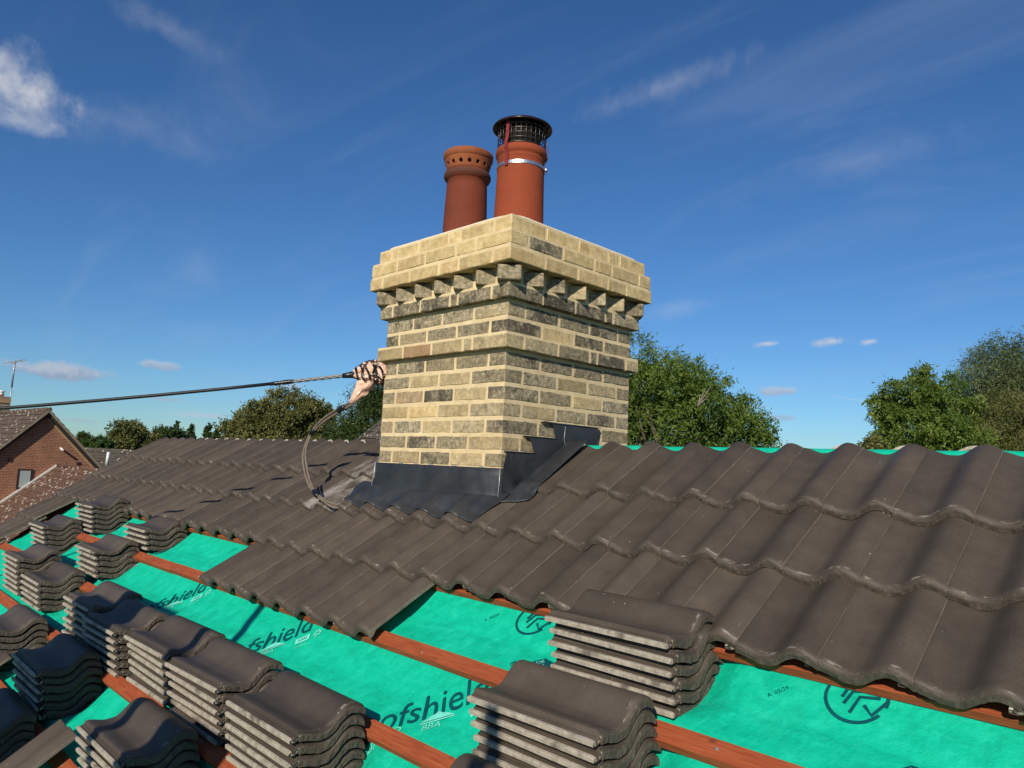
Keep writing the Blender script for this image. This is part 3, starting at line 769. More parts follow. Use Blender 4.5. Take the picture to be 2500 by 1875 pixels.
# mortar
mb = MB()
def slab(p, z0, z1): mb.abox(-CW - p, p, -p, CW + p, z0, z1)
slab(-0.0022, -0.48, 7 * CH + 0.0082); slab(0.0285, 7 * CH + 0.0088, 8 * CH + 0.003); slab(-0.0022, 8 * CH + 0.0035, 10 * CH + 0.0082)
slab(0.0275, 10 * CH + 0.0088, 11 * CH + 0.003); slab(0.002, 11 * CH + 0.0035, 12 * CH + 0.0082); slab(0.0695, 12 * CH + 0.0088, 13 * CH - 0.001); slab(0.0662, 13 * CH - 0.0005, 14 * CH + 0.002); slab(0.0425, 14 * CH + 0.0025, 15 * CH)
mb.build('mortar', MAT_MORTAR, chim)
# mortar fillets between the dogtooth bricks are left open; cement flaunching on top
vs = []; N_ = 40; lev = [(0.0415, 15 * CH - 0.010), (0.0425, 15 * CH + 0.001), (0.036, 15 * CH + 0.010), (-0.02, 15 * CH + 0.026), (-0.10, 15 * CH + 0.045), (-0.22, 15 * CH + 0.055)]
for (p, z) in lev:
    h = CW / 2 + p
    for k in range(N_):
        t = 2 * PI * k / N_ + PI / N_
        cx_, sy_ = math.cos(t), math.sin(t); e = 0.16
        x = math.copysign(abs(cx_) ** e, cx_) * h; y = math.copysign(abs(sy_) ** e, sy_) * h
        m_ = max(abs(x), abs(y)); 
        j_ = 0.004 * mnoise.noise(V((x * 9, y * 9, z * 20)))
        vs.append(V((-0.445 + x, 0.445 + y, z + j_)))
fs = [(i * N_ + k, i * N_ + (k + 1) % N_, (i + 1) * N_ + (k + 1) % N_, (i + 1) * N_ + k) for i in range(len(lev) - 1) for k in range(N_)] + [tuple((len(lev) - 1) * N_ + k for k in range(N_))]
meshobj('flaunching', vs, fs, MAT_FLAUNCH, chim, True)

# lead flashing -----------------------------------------------------
def sheet(name, outline, nrm, thick, mat, parent):
    n_ = len(outline); vs = [V(p) for p in outline] + [V(p) + nrm * thick for p in outline]
    fs = [tuple(reversed(range(n_))), tuple(n_ + k for k in range(n_))] + [(k, (k + 1) % n_, n_ + (k + 1) % n_, n_ + k) for k in range(n_)]
    return meshobj(name, vs, fs, mat, parent)
YU = -0.010
# apron upstand, with folded corners
vs = []; fs = []
prof_u = [(-0.925, 0.02), (-0.897, -0.004), (-0.893, YU), (-0.60, YU - 0.002), (-0.30, YU - 0.001), (0.004, YU), (0.010, -0.004), (0.012, 0.05), (0.012, 0.16)]
rows = [(0.004, 0.0), (-0.03, 0.001), (-0.09, 0.003), (-0.112, 0.003), (-0.128, 0.008), (-0.142, 0.020)]
for (z, out) in rows:
    for i, (x, y) in enumerate(prof_u):
        oy = -out if y <= 0 else 0; ox = (-out if i == 0 else (out if i >= 7 else 0))
        zz_ = z
        if i >= 7: zz_ = min(z, 0.0)
        vs.append(V((x + ox - (0.018 if i == 0 and z < -0.05 else 0), y + oy, zz_ + 0.0015 * mnoise.noise(V((x * 8, z * 9, 0))))))
n_ = len(prof_u)
fs = [((a + 1) * n_ + i, (a + 1) * n_ + i + 1, a * n_ + i + 1, a * n_ + i) for a in range(len(rows) - 1) for i in range(n_ - 1)]
flash = meshobj('lead_flashing', vs, fs, MAT_LEAD, chim, True)
mod = flash.modifiers.new('thick', 'SOLIDIFY'); mod.thickness = 0.0025; mod.offset = 1
mb = MB(); mb.tube([V((0.0125, YU - 0.0035, 0.003)), V((0.0125, YU - 0.0055, -0.06)), V((0.013, YU - 0.012, -0.138))], 0.0016, 6); mb.build('bright_corner_edge', MAT_LEADEDGE, flash)
# stepped cover flashing on the side
SF = [(-0.006, -0.02), (0.0, 0.0), (0.020, 0.0775), (0.186, 0.0765), (0.160, 0.135), (0.128, 0.1495), (0.322, 0.1470), (0.303, 0.2095), (0.238, 0.2190), (0.240, 0.2215), (0.640, 0.2095), (0.622, 0.135), (0.60, 0.06), (0.475, 0.10), (0.2, -0.06), (0.0, -0.19)]
sheet('stepped_flashing', [(0.0135, y, z) for y, z in SF], V((1, 0, 0)), 0.0025, MAT_LEAD, flash)
for (y0, y1, z) in ((0.016, 0.19, 0.078), (0.124, 0.325, 0.1495), (0.236, 0.64, 0.2185)):
    mb = MB(); mb.abox(0.0, 0.020, y0, y1, z - 0.0035, z); mb.build('step_turn_in', MAT_LEAD, flash)
mb = MB(); mb.tube([V((0.0175, 0.385, 0.208)), V((0.0175, 0.380, 0.15)), V((0.018, 0.392, 0.105))], 0.0012, 5); mb.build('bright_lap_edge', MAT_LEADEDGE, flash)
# dressed apron and side skirts following the tiles
def ssurf(x, t):
    return (surf(x, t - 0.02) + surf(x, t) + surf(x, t + 0.02)) / 3
def skirt(name, xs_, t0f, t1f, nt2, lift=0.006):
    vs = []; nx_ = len(xs_)
    for a in range(nt2 + 1):
        u = a / nt2
        for x in xs_:
            t = t0f(x) * (1 - u) + t1f(x) * u
            rel = x - ORI.x
            o = ssurf(rel, t)
            if lift < 0.008:
                k_ = min(1.0, max(0.0, (t - 0.385) / 0.095)); k_ = k_ * k_ * (3 - 2 * k_); o = o * (1 - k_) + 0.008 * k_
            if lift > 0.008:
                k_ = min(1.0, max(0.0, (t - 0.58) / 0.10)); o = o * (1 - k_) + (-0.020) * k_
            o += lift + 0.002 * mnoise.noise(V((x * 18, t * 18, 0)))
            # turn up against the brickwork
            y = rp(rel, t, 0).y
            vs.append(rp(rel, t, o))
    fs = [(a * nx_ + i, a * nx_ + i + 1, (a + 1) * nx_ + i + 1, (a + 1) * nx_ + i) for a in range(nt2) for i in range(nx_ - 1)]
    o = meshobj(name, vs, fs, MAT_LEAD, flash, True)
    md = o.modifiers.new('thick', 'SOLIDIFY'); md.thickness = 0.0025; md.offset = 1
    return o
def lin(a, b_, n_): return [a + (b_ - a) * k / n_ for k in range(n_ + 1)]
skirt('dressed_apron', lin(-1.03, 0.055, 120), lambda x: 0.352 + 0.012 * mnoise.noise(V((x * 6, 0, 3))) + (0.10 * max(0, (x - 0.0) / 0.055) ** 2) + 0.05 * max(0, (-0.95 - x) / 0.08) ** 2, lambda x: 0.525, 14)
skirt('side_skirt', lin(-0.004, 0.125, 18), lambda x: 0.40 + max(0.0, x) * 1.15, lambda x: 1.0, 40, 0.0085)
skirt('side_skirt', lin(-1.015, -0.88, 18), lambda x: 0.43 + max(0, -0.93 - x) * 0.8, lambda x: 1.0, 40, 0.0085)
mb = MB(); mb.tube([V((-0.899, -0.012, 0.003)), V((-0.905, -0.014, -0.06)), V((-0.915, -0.020, -0.135))], 0.0022, 6); mb.build('bright_corner_edge', MAT_LEADEDGE, flash)
for wx_ in (-0.70, -0.58, -0.47, -0.30, -0.12):
    mb = MB(); mb.abox(wx_, wx_ + 0.022, -0.0135, -0.004, 0.0035, 0.0085); mb.build('lead_wedge', MAT_LEADEDGE, flash)

# ------------------------------------------------------------------ chimney pots and cowl
ZP = 15 * CH + 0.02
def lathe_obj(name, pr, mat, parent, c, n=48):
    mb = MB(); mb.lathe(c, pr, n); return mb.build(name, mat, parent)
PA = V((-0.671, 0.301, ZP)); PB = V((-0.269, 0.304, ZP))
potA = thing('chimney_pot', 'old round terracotta pot with a ring of vent holes in its flared top', 'chimney pot', PA)
# body mesh in local coordinates so that the colour bands sit at fixed heights
def local_lathe(name, pr, mat, parent, n=56):
    mb = MB(); mb.lathe((0, 0, 0), pr, n); o = mb.build(name, mat, None)
    o.parent = parent; return o
H0 = -0.03
bodyA = local_lathe('body', [(0.122, H0), (0.120, 0.05), (0.114, 0.22), (0.109, 0.36), (0.107, 0.398), (0.112, 0.402), (0.121, 0.410), (0.1265, 0.422), (0.1265, 0.432), (0.122, 0.444), (0.114, 0.450), (0.111, 0.453)], MAT_POT_A, potA)
# flared collar with real holes
mb = MB(); n_ = 256; zs = [0.453 + 0.003 * k for k in range(21)]
def rad_c(z): return 0.111 + (z - 0.453) / 0.060 * 0.016
holes = [2 * PI * (k + 0.35) / 16 for k in range(16)]
vs = []; fs = []
for z in zs:
    for k in range(n_):
        t = 2 * PI * k / n_; vs.append(V((rad_c(z) * math.cos(t), rad_c(z) * math.sin(t), z)))
for i in range(len(zs) - 1):
    for k in range(n_):
        t = 2 * PI * (k + 0.5) / n_; z = (zs[i] + zs[i + 1]) / 2
        inside = any(((((t - h_ + PI) % (2 * PI)) - PI) * 0.118) ** 2 + (z - 0.481) ** 2 < 0.0105 ** 2 for h_ in holes)
        if not inside: fs.append((i * n_ + k, i * n_ + (k + 1) % n_, (i + 1) * n_ + (k + 1) % n_, (i + 1) * n_ + k))
colr = meshobj('vented_collar', vs, fs, MAT_POT_A, None, True); colr.parent = potA
md = colr.modifiers.new('thick', 'SOLIDIFY'); md.thickness = 0.010; md.offset = -1
local_lathe('rim', [(0.111, 0.505), (0.125, 0.5135), (0.1310, 0.520), (0.1345, 0.532), (0.1345, 0.546), (0.131, 0.552), (0.120, 0.552), (0.116, 0.545)], MAT_POT_A, potA)
local_lathe('flue', [(0.116, 0.545), (0.101, 0.50), (0.092, 0.44), (0.09, 0.1), (0.001, 0.1)], MAT_SOOT, potA)
potB = thing('chimney_pot', 'newer plain orange terracotta pot carrying the wire-caged cowl', 'chimney pot', PB)
local_lathe('body', [(0.127, H0), (0.125, 0.05), (0.120, 0.22), (0.117, 0.37), (0.1165, 0.398), (0.1185, 0.402), (0.1195, 0.408), (0.1175, 0.414), (0.1185, 0.418), (0.1255, 0.424), (0.1285, 0.434), (0.1285, 0.446), (0.1255, 0.457), (0.118, 0.463), (0.104, 0.463), (0.100, 0.455), (0.098, 0.2)], MAT_POT_B, potB)
local_lathe('flue', [(0.097, 0.44), (0.096, 0.1), (0.001, 0.1)], MAT_SOOT, potB)
cowl = thing('chimney_cowl', 'maroon domed cowl with wire cage strapped over the taller pot', 'chimney cowl', PB + V((0, 0, 0.46)))
cowl.scale = (1, 1, 1.14)
mb = MB(); mb.lathe((0, 0, 0), [(0.146, 0.100), (0.149, 0.098), (0.150, 0.103), (0.146, 0.108), (0.120, 0.121), (0.085, 0.131), (0.045, 0.138), (0.012, 0.140), (0.001, 0.140)], 56)
mb.lathe((0, 0, 0), [(0.001, 0.132), (0.055, 0.129), (0.095, 0.120), (0.128, 0.108), (0.146, 0.100)], 56)
o = mb.build('canopy', MAT_COWL, None); o.parent = cowl
mb = MB(); mb.lathe((0, 0, 0), [(0.001, 0.168), (0.005, 0.167), (0.0075, 0.160), (0.0065, 0.150), (0.011, 0.146), (0.011, 0.138)], 12); o2 = mb.build('top_nut', MAT_COWL, None); o2.parent = cowl
mb = MB(); RC = 0.119; nb = 30
for k in range(nb):
    t = 2 * PI * k / nb
    mb.tube([V((RC * math.cos(t), RC * math.sin(t), 0.004)), V((RC * math.cos(t), RC * math.sin(t), 0.112))], 0.0014, 5)
for z in (0.006, 0.027, 0.048, 0.069, 0.090, 0.111):
    mb.tube([V(((RC + 0.0018) * math.cos(2 * PI * k / 60), (RC + 0.0018) * math.sin(2 * PI * k / 60), z)) for k in range(61)], 0.0016, 5, cap=False)
cage = mb.build('cage', MAT_WIRE, None); cage.parent = cowl; cage['kind'] = 'stuff'
mb = MB(); mb.lathe((0, 0, 0), [(0.085, 0.0), (0.088, 0.02), (0.102, 0.09), (0.102, 0.12)], 40); o = mb.build('dark_underside', MAT_SOOT, None); o.parent = cowl  # dark cone standing in for the canopy's dark underside
mb = MB(); mb.lathe((0, 0, 0), [(0.1195, -0.090), (0.1205, -0.090), (0.1205, -0.076), (0.1195, -0.076)], 56, False); o = mb.build('steel_band', MAT_STEEL, None); o.parent = cowl
mb = MB(); ac = math.atan2(0.35, 0.94)
vdir = math.atan2(CAM.y - PB.y, CAM.x - PB.x)
mb.tube([V((0.126 * math.cos(vdir + 1.45), 0.126 * math.sin(vdir + 1.45), -0.083)) + V((-math.sin(vdir + 1.45), math.cos(vdir + 1.45), 0)) * s__ for s__ in (-0.014, 0.014)], 0.0045, 8); o = mb.build('band_screw', MAT_WIRE, None); o.parent = cowl
for da in (-0.62, 1.52, 3.55):
    t = vdir + da; er = V((math.cos(t), math.sin(t), 0)); et = V((-math.sin(t), math.cos(t), 0)); mb = MB()
    pth = [(0.1225, 0.108), (0.1228, 0.05), (0.124, 0.028), (0.1335, 0.002), (0.1335, -0.018), (0.1245, -0.040), (0.1225, -0.06), (0.1222, -0.098)]
    vs = []
    for (r_, z) in pth:
        for s__ in (-0.0095, 0.0095): vs.append(er * r_ + et * s__ + V((0, 0, z)))
        for s__ in (0.0095, -0.0095): vs.append(er * (r_ + 0.0022) + et * s__ + V((0, 0, z)))
    mb.add(vs, [(i * 4 + k, i * 4 + (k + 1) % 4, (i + 1) * 4 + (k + 1) % 4, (i + 1) * 4 + k) for i in range(len(pth) - 1) for k in range(4)] + [(0, 1, 2, 3), tuple(len(vs) - 4 + k for k in (3, 2, 1, 0))])
    o = mb.build('strap', MAT_STRAP, None); o.parent = cowl

# ------------------------------------------------------------------ overhead cable, wrapped bracket and drop cables
WA = V((-0.935, 0.030, 0.478)); WDIR = (V((-2.04, -1.455, 0.187)) - V((-1.29, -0.45, 0.382))).normalized()
WDIR = (V((-2.15, -1.43, 0.192)) - WA).normalized()
def wpt(s): 
    p = WA + WDIR * s; p.z += -0.018 * s * (2.4 - s) / 1.44 if s < 9 else 0; return p
cable = thing('overhead_cable', 'black overhead service cable running from the chimney out to the left', 'cable', tuple(wpt(1.5)))
mb = MB(); mb.tube([wpt(0.52 + 0.3 * k) for k in range(24)], 0.0085, 12); mb.build('cable_sheath', MAT_BLACK, cable)
mb = MB()
for ph in (0, 2.1, 4.2):
    pts = []
    d = WDIR; a = V((0, 0, 1)); a = (a - d * a.dot(d)).normalized(); b_ = d.cross(a)
    for k in range(30):
        s = 0.20 + 0.30 * k / 29; t = ph + s * 55; pts.append(wpt(s) + (a * math.cos(t) + b_ * math.sin(t)) * 0.0055)
    mb.tube(pts, 0.0052, 6)
mb.build('twisted_strand', MAT_GALV, cable)
mb = MB(); mb.tube([wpt(0.46), wpt(0.475), wpt(0.50), wpt(0.53), wpt(0.55), wpt(0.58)], [0.009, 0.0115, 0.013, 0.010, 0.0115, 0.009], 10); mb.build('tape_joint', MAT_TAPE, cable)
bund = thing('wrapped_cable_bracket', 'peach plastic sheet bound with black tape round the cable bracket', 'wrapped bracket', tuple(WA))
# main bag: lumpy, along the cable
d = WDIR; a = V((0, 0, 1)); a = (a - d * a.dot(d)).normalized(); b_ = d.cross(a)
prs = [(-0.055, 0.034), (-0.03, 0.060), (0.0, 0.074), (0.03, 0.066), (0.055, 0.070), (0.085, 0.060), (0.11, 0.054), (0.135, 0.040), (0.155, 0.024), (0.165, 0.015)]
vs = []; n_ = 40
def bagr(s, t):
    for i in range(len(prs) - 1):
        if prs[i][0] <= s <= prs[i + 1][0]:
            u = (s - prs[i][0]) / (prs[i + 1][0] - prs[i][0]); r_ = prs[i][1] * (1 - u) + prs[i + 1][1] * u; break
    else: r_ = 0.02
    f = 1 + 0.24 * mnoise.noise(V((math.cos(t) * 1.6, math.sin(t) * 1.6, s * 26))) - 0.30 * abs(mnoise.noise(V((math.cos(t) * 2.6 + s * 9, math.sin(t) * 2.6, s * 30)))) + 0.12 * mnoise.noise(V((math.cos(t) * 7, math.sin(t) * 7, s * 70)))
    return r_ * f
SS = [prs[0][0] + (prs[-1][0] - prs[0][0]) * k / 36 for k in range(37)]
for s in SS:
    for k in range(n_):
        t = 2 * PI * k / n_; vs.append(wpt(s) + (a * math.cos(t) + b_ * math.sin(t)) * bagr(s, t))
fs = [(i * n_ + k, i * n_ + (k + 1) % n_, (i + 1) * n_ + (k + 1) % n_, (i + 1) * n_ + k) for i in range(len(SS) - 1) for k in range(n_)] + [tuple(range(n_)), tuple((len(SS) - 1) * n_ + k for k in reversed(range(n_)))]
meshobj('plastic_wrap', vs, fs, MAT_CLOTH, bund, False)
# tail of the wrap where the cables leave
T0 = wpt(0.055); TE = aty(857, 984, -0.085)
pts = smoothpath([T0, T0 * 0.66 + TE * 0.34 + V((-0.004, 0, -0.006)), T0 * 0.33 + TE * 0.67 + V((0.004, 0, -0.004)), TE], 7)
vs = []; 
for i, p in enumerate(pts):
    u = i / (len(pts) - 1); dd = (TE - T0).normalized(); e1 = dd.orthogonal().normalized(); e2 = dd.cross(e1)
    for k in range(24):
        t = 2 * PI * k / 24; r_ = (0.050 * (1 - u) ** 0.8 + 0.011) * (1 + 0.25 * mnoise.noise(V((math.cos(t) * 2, math.sin(t) * 2, u * 6 + 9))) - 0.28 * abs(mnoise.noise(V((math.cos(t) * 3.4, math.sin(t) * 3.4, u * 2)))))
        vs.append(p + (e1 * math.cos(t) + e2 * math.sin(t)) * r_)
fs = [(i * 24 + k, i * 24 + (k + 1) % 24, (i + 1) * 24 + (k + 1) % 24, (i + 1) * 24 + k) for i in range(len(pts) - 1) for k in range(24)]
meshobj('plastic_tail', vs, fs, MAT_CLOTH, bund, False)
# tape turns: inclined bands following the bag surface
def tape(s0, slope, ph, wdt=0.011):
    vs = []; n2 = 36; mxa, mna = prs[-1][0] - 0.004, prs[0][0] + 0.004
    for k in range(n2 + 1):
        t = 2 * PI * k / n2
        for q_ in (-1, 1):
            s = s0 + slope * math.cos(t - ph) + q_ * wdt / 2; s = min(max(s, mna), mxa)
            vs.append(wpt(s) + (a * math.cos(t) + b_ * math.sin(t)) * (bagr(s, t) + 0.0035))
    fs = [(2 * k, 2 * k + 1, 2 * k + 3, 2 * k + 2) for k in range(n2)]
    o = meshobj('tape_turn', vs, fs, MAT_TAPE, bund, False); md = o.modifiers.new('thick', 'SOLIDIFY'); md.thickness = 0.0016; md.offset = 1
for (s0, sl, ph, wdt) in ((0.12, 0.018, 1.0, 0.010), (0.095, 0.028, 0.6, 0.012), (0.07, 0.036, 1.1, 0.012), (0.045, 0.045, 0.9, 0.012), (0.015, 0.040, 4.0, 0.012), (-0.01, 0.034, 1.0, 0.011), (0.03, 0.040, 3.6, 0.010), (0.14, 0.006, 0.4, 0.012), (0.0, 0.045, 5.2, 0.011), (0.06, 0.05, 4.4, 0.010)):
    tape(s0, sl, ph, wdt)
mb = MB(); mb.tube([wpt(0.135), wpt(0.15), wpt(0.165), wpt(0.19), wpt(0.215)], [0.034, 0.024, 0.018, 0.015, 0.012], 12); mb.build('tape_neck', MAT_TAPE, bund)
# drop cables
lp = [((858, 985), -0.085), ((834, 998), -0.092), ((793, 1024), -0.105), ((763, 1054), -0.12), ((750, 1081), -0.135), ((743, 1111), -0.15), ((746, 1143), -0.165), ((755, 1178), -0.178), ((772, 1206), -0.186), ((791, 1222), -0.188), ((806, 1231), -0.184)]
lpts = [aty(p[0], p[1], y) for p, y in lp] + [rp(-0.985 - ORI.x, 0.315, 0.004), rp(-0.93 - ORI.x, 0.365, -0.016), rp(-0.88 - ORI.x, 0.40, -0.03)]
drop = thing('drop_cables', 'pair of brown service cables looping down from the wrapped bracket to the roof', 'cable', tuple(lpts[-3]))
for s_ in (-1, 1):
    pp = []
    for i, p in enumerate(lpts):
        d = (lpts[min(i + 1, len(lpts) - 1)] - lpts[max(i - 1, 0)]).normalized(); w_ = d.cross(V((0, 0, 1)) if abs(d.z) < 0.8 else CF).normalized()
        sp = 0.0062 + 0.0022 * math.sin(i * 1.3)
        sidev = d.cross(CF).normalized()
        pp.append(p + sidev * (s_ * sp))
    mb = MB(); mb.tube(smoothpath(pp, 8), 0.0066, 10); mb.build('cable_strand', MAT_CABLE, drop)
for i, wd_ in ((1, 0.030), (3, 0.018), (8, 0.030)):
    p = lpts[i]; d = (lpts[i + 1] - lpts[i - 1]).normalized()
    mb = MB(); mb.tube([p - d * wd_, p - d * wd_ * 0.6, p, p + d * wd_ * 0.6, p + d * wd_], [0.0135, 0.0155, 0.0145, 0.0155, 0.0135], 12); mb.build('tape_binding', MAT_TAPE, drop)

# ------------------------------------------------------------------ loose tiles in stacks
ORDN = ['topmost', 'second', 'third', 'fourth', 'fifth', 'sixth', 'seventh', 'eighth']
rs = random.Random(3)
SP = 0.0330
def stack(tail_x, t_left, n_, where):
    ph = math.radians(PHI + rs.uniform(-1.5, 1.5))
    ax0 = RS * math.cos(ph) - RN * math.sin(ph); an = RN * math.cos(ph) + RS * math.sin(ph)   # left->right runs up the slope
    base = rp(tail_x, t_left, {0.124: -0.064, 0.119: -0.050}.get(tail_x, -0.042)) + ax0 * 0.028
    yaw0 = rs.uniform(-0.012, 0.012)
    for k in range(n_):
        pos = n_ - 1 - k; yw = yaw0 + rs.uniform(-1, 1) * 0.018
        a_x = ax0 * math.cos(yw) - RX * math.sin(yw); a_y = -RX * math.cos(yw) - ax0 * math.sin(yw)      # tail faces +X
        P = base + an * (k * SP) + RX * rs.uniform(-0.008, 0.008) + ax0 * rs.uniform(-0.004, 0.004)
        o = put('pantile', TILES[rs.randrange(6)], None, mat3(a_x, a_y, an, P))
        if pos == 0: lab = 'topmost loose brown tile of the stack ' + where
        elif k == 0: lab = 'bottom loose brown tile of the stack ' + where
        else: lab = '%s tile down in the stack %s' % (ORDN[pos], where)
        tag(o, lab, 'roof tile', 'loose roof tiles stacked on the battens')
for st_a in STACKS: stack(*st_a)
o = put('pantile', TILES[2], None, mat3(RX, RS, RN, rp(-1.985, -1.47, BT + 0.05))); tag(o, 'single loose tile lying flat along the slope in the bottom left corner', 'roof tile', 'single loose tiles')
o = put('pantile', TILES[1], None, mat3(RX, RS, RN, rp(-3.15, -1.44, BT + 0.05))); tag(o, 'single loose tile just showing at the left edge', 'roof tile', 'single loose tiles')

# ------------------------------------------------------------------ scaffold at the eaves behind the camera
ys = -2.72; SHADE_POLE = 1.93  # extra pole added out of view to throw a narrow shadow band
def tubex(name, p0, p1, par, r_=0.024, mat=None):
    mb = MB(); mb.tube([p0, p1], r_, 12); return mb.build(name, mat or MAT_SCAF, par)
sc = thing('scaffold', 'galvanised tube scaffold with boards and added shade boards along the eaves, casting the pole shadows', 'scaffold', (0, ys, GZ))
for (x, y, zt_) in ((0.372, ys, 0.66), (SHADE_POLE, ys, 0.55), (-1.9, ys, -0.6), (4.2, ys, 0.3), (0.62, ys - 1.2, -0.2), (-1.9, ys - 1.2, -0.3), (4.2, ys - 1.2, -0.3)):
    tubex('standard', V((x, y, GZ)), V((x, y, zt_)), sc, 0.024)
tubex('ledger', V((-2.4, ys - 0.055, -2.35)), V((4.6, ys - 0.055, -2.35)), sc)
tubex('ledger', V((-2.4, ys - 1.255, -2.35)), V((4.6, ys - 1.255, -2.35)), sc)
for k in range(5):
    mb = MB(); mb.abox(-2.4, 4.6, ys - 1.15 + k * 0.23, ys - 1.15 + k * 0.23 + 0.222, -2.32, -2.282); mb.build('scaffold_board', MAT_BOARD, sc)
for (xa_, xb_, zt_) in ((-0.78, -0.50, 0.40), (-0.495, -0.20, 0.50), (0.66, 0.92, 0.17)):  # unseen boards added and sized to shade the lower left stacks
    mb = MB(); mb.abox(xa_, xb_, ys - 0.10, ys - 0.062, -2.28, zt_); mb.build('added_shade_board', MAT_BOARD, sc)

# ------------------------------------------------------------------ neighbouring houses
h_ = 0.7921
RH = V((math.cos(h_), math.sin(h_), 0)); FH = V((-math.sin(h_), math.cos(h_), 0))
def roof_material(name, c0, c1, lichen, vs_=5.5):
    m, nt, b = M(name, 0.9, 0.15); tc, v, oi = objvec(nt, False)
    c = rmp(nt, nse(nt, v, 3.0, 5.0, 0.65), [(0.3, c0), (0.7, c1)])
    g = nse(nt, v, 9.0, 4.0, 0.7); c = mixc(nt, 1.0, c, rmp(nt, g, [(0.3, 0.7), (0.7, 1.25)]), 'MULTIPLY')
    vo = nd(nt, 'ShaderNodeTexVoronoi', {'Vector': v, 'Scale': vs_})
    l = mth(nt, 'MULTIPLY', sstep(nt, vo.outputs['Distance'], 0.36, 0.24), sstep(nt, sepxyz(nt, vo.outputs['Color'])[0], 1.0 - lichen, 1.0 - lichen + 0.03))
    c = mixc(nt, l, c, (0.52, 0.47, 0.38)); col(nt, b, c); bmp(nt, b, g, 0.6, 0.03); return m
MAT_ROOF_L = roof_material('lichened_tiles', (0.075, 0.055, 0.045), (0.125, 0.092, 0.070), 0.34)
MAT_ROOF_L2 = roof_material('lichened_brown_tiles', (0.095, 0.052, 0.036), (0.145, 0.085, 0.058), 0.46)
MAT_ROOF_D = roof_material('old_dark_tiles', (0.055, 0.05, 0.042), (0.115, 0.10, 0.082), 0.22)
MAT_ROOF_H = roof_material('old_lichened_dark_tiles', (0.055, 0.05, 0.042), (0.115, 0.10, 0.082), 0.30, 26.0)
def brickwall(name, scale):
    m, nt, b = M(name, 0.9, 0.15); tc, v, oi = objvec(nt, False)
    sv = sepxyz(nt, v); uv = nd(nt, 'ShaderNodeCombineXYZ', {'X': sv[0], 'Y': sv[2], 'Z': 0.0}).outputs[0]
    br = nd(nt, 'ShaderNodeTexBrick', {'Vector': uv, 'Color1': (0.185, 0.062, 0.034, 1), 'Color2': (0.26, 0.095, 0.052, 1), 'Mortar': (0.36, 0.27, 0.19, 1), 'Scale': 1.0, 'Mortar Size': 0.007 * scale, 'Bias': 0.0, 'Brick Width': 0.225 * scale, 'Row Height': 0.075 * scale})
    c = mixc(nt, 1.0, br.outputs['Color'], rmp(nt, nse(nt, v, 1.3, 5.0, 0.65), [(0.25, 0.78), (0.75, 1.22)]), 'MULTIPLY')
    col(nt, b, c); bmp(nt, b, mth(nt, 'SUBTRACT', 1.0, br.outputs['Fac']), 0.4, 0.01); return m
MAT_REDBRICK = brickwall('red_brick_wall', 0.85)
MAT_FRAME = flat('dark_window_frame', (0.03, 0.022, 0.02), 0.5, 10)
MAT_MORTARLINE = flat('grey_cement_fillet', (0.46, 0.45, 0.42), 0.9, 8, 0.2, bump=0.4)
MAT_WHITE = flat('white_pipe', (0.75, 0.74, 0.72), 0.5, 5, 0.05)
MAT_VERGE = flat('pale_verge_cement', (0.22, 0.175, 0.125), 0.9, 8, 0.25, bump=0.3)
MAT_BUFF = flat('buff_brick_trim', (0.34, 0.21, 0.115), 0.9, 8, 0.2)
m, nt, b = M('window_glass', 0.12, 0.6); col(nt, b, (0.30, 0.34, 0.34)); MAT_GLASS = m
def tiled_slope(name, mat, P, along, up, nrm, L_, H_, parent, course=0.30, rise=0.035, flip=False):
    """saw-toothed course strips: P lower-left corner"""
    n_ = max(1, int(round(H_ / course))); c_ = H_ / n_; vs = []; fs = []; nx_ = max(2, int(L_ / 0.3))
    for k in range(n_):
        b_ = len(vs)
        for (hh, o) in ((k * c_, 0.0), (k * c_, rise), ((k + 1) * c_, 0.004)):
            for i in range(nx_ + 1):
                x = L_ * i / nx_; wv = 0.012 * mnoise.noise(V((x * 1.1, k * 3.7, 0)))
                wob = (0.018 * math.cos(i * PI)) if o > 0 else 0
                vs.append(P + along * x + up * (hh + (wv if o == rise else 0)) + nrm * (o + wob * 0.5))
        w2 = nx_ + 1
        for a_i in (0, 1):
            for i in range(nx_):
                q_ = (b_ + a_i * w2 + i, b_ + a_i * w2 + i + 1, b_ + (a_i + 1) * w2 + i + 1, b_ + (a_i + 1) * w2 + i)
                fs.append(tuple(reversed(q_)) if flip else q_)
    return meshobj(name, vs, fs, mat, parent)
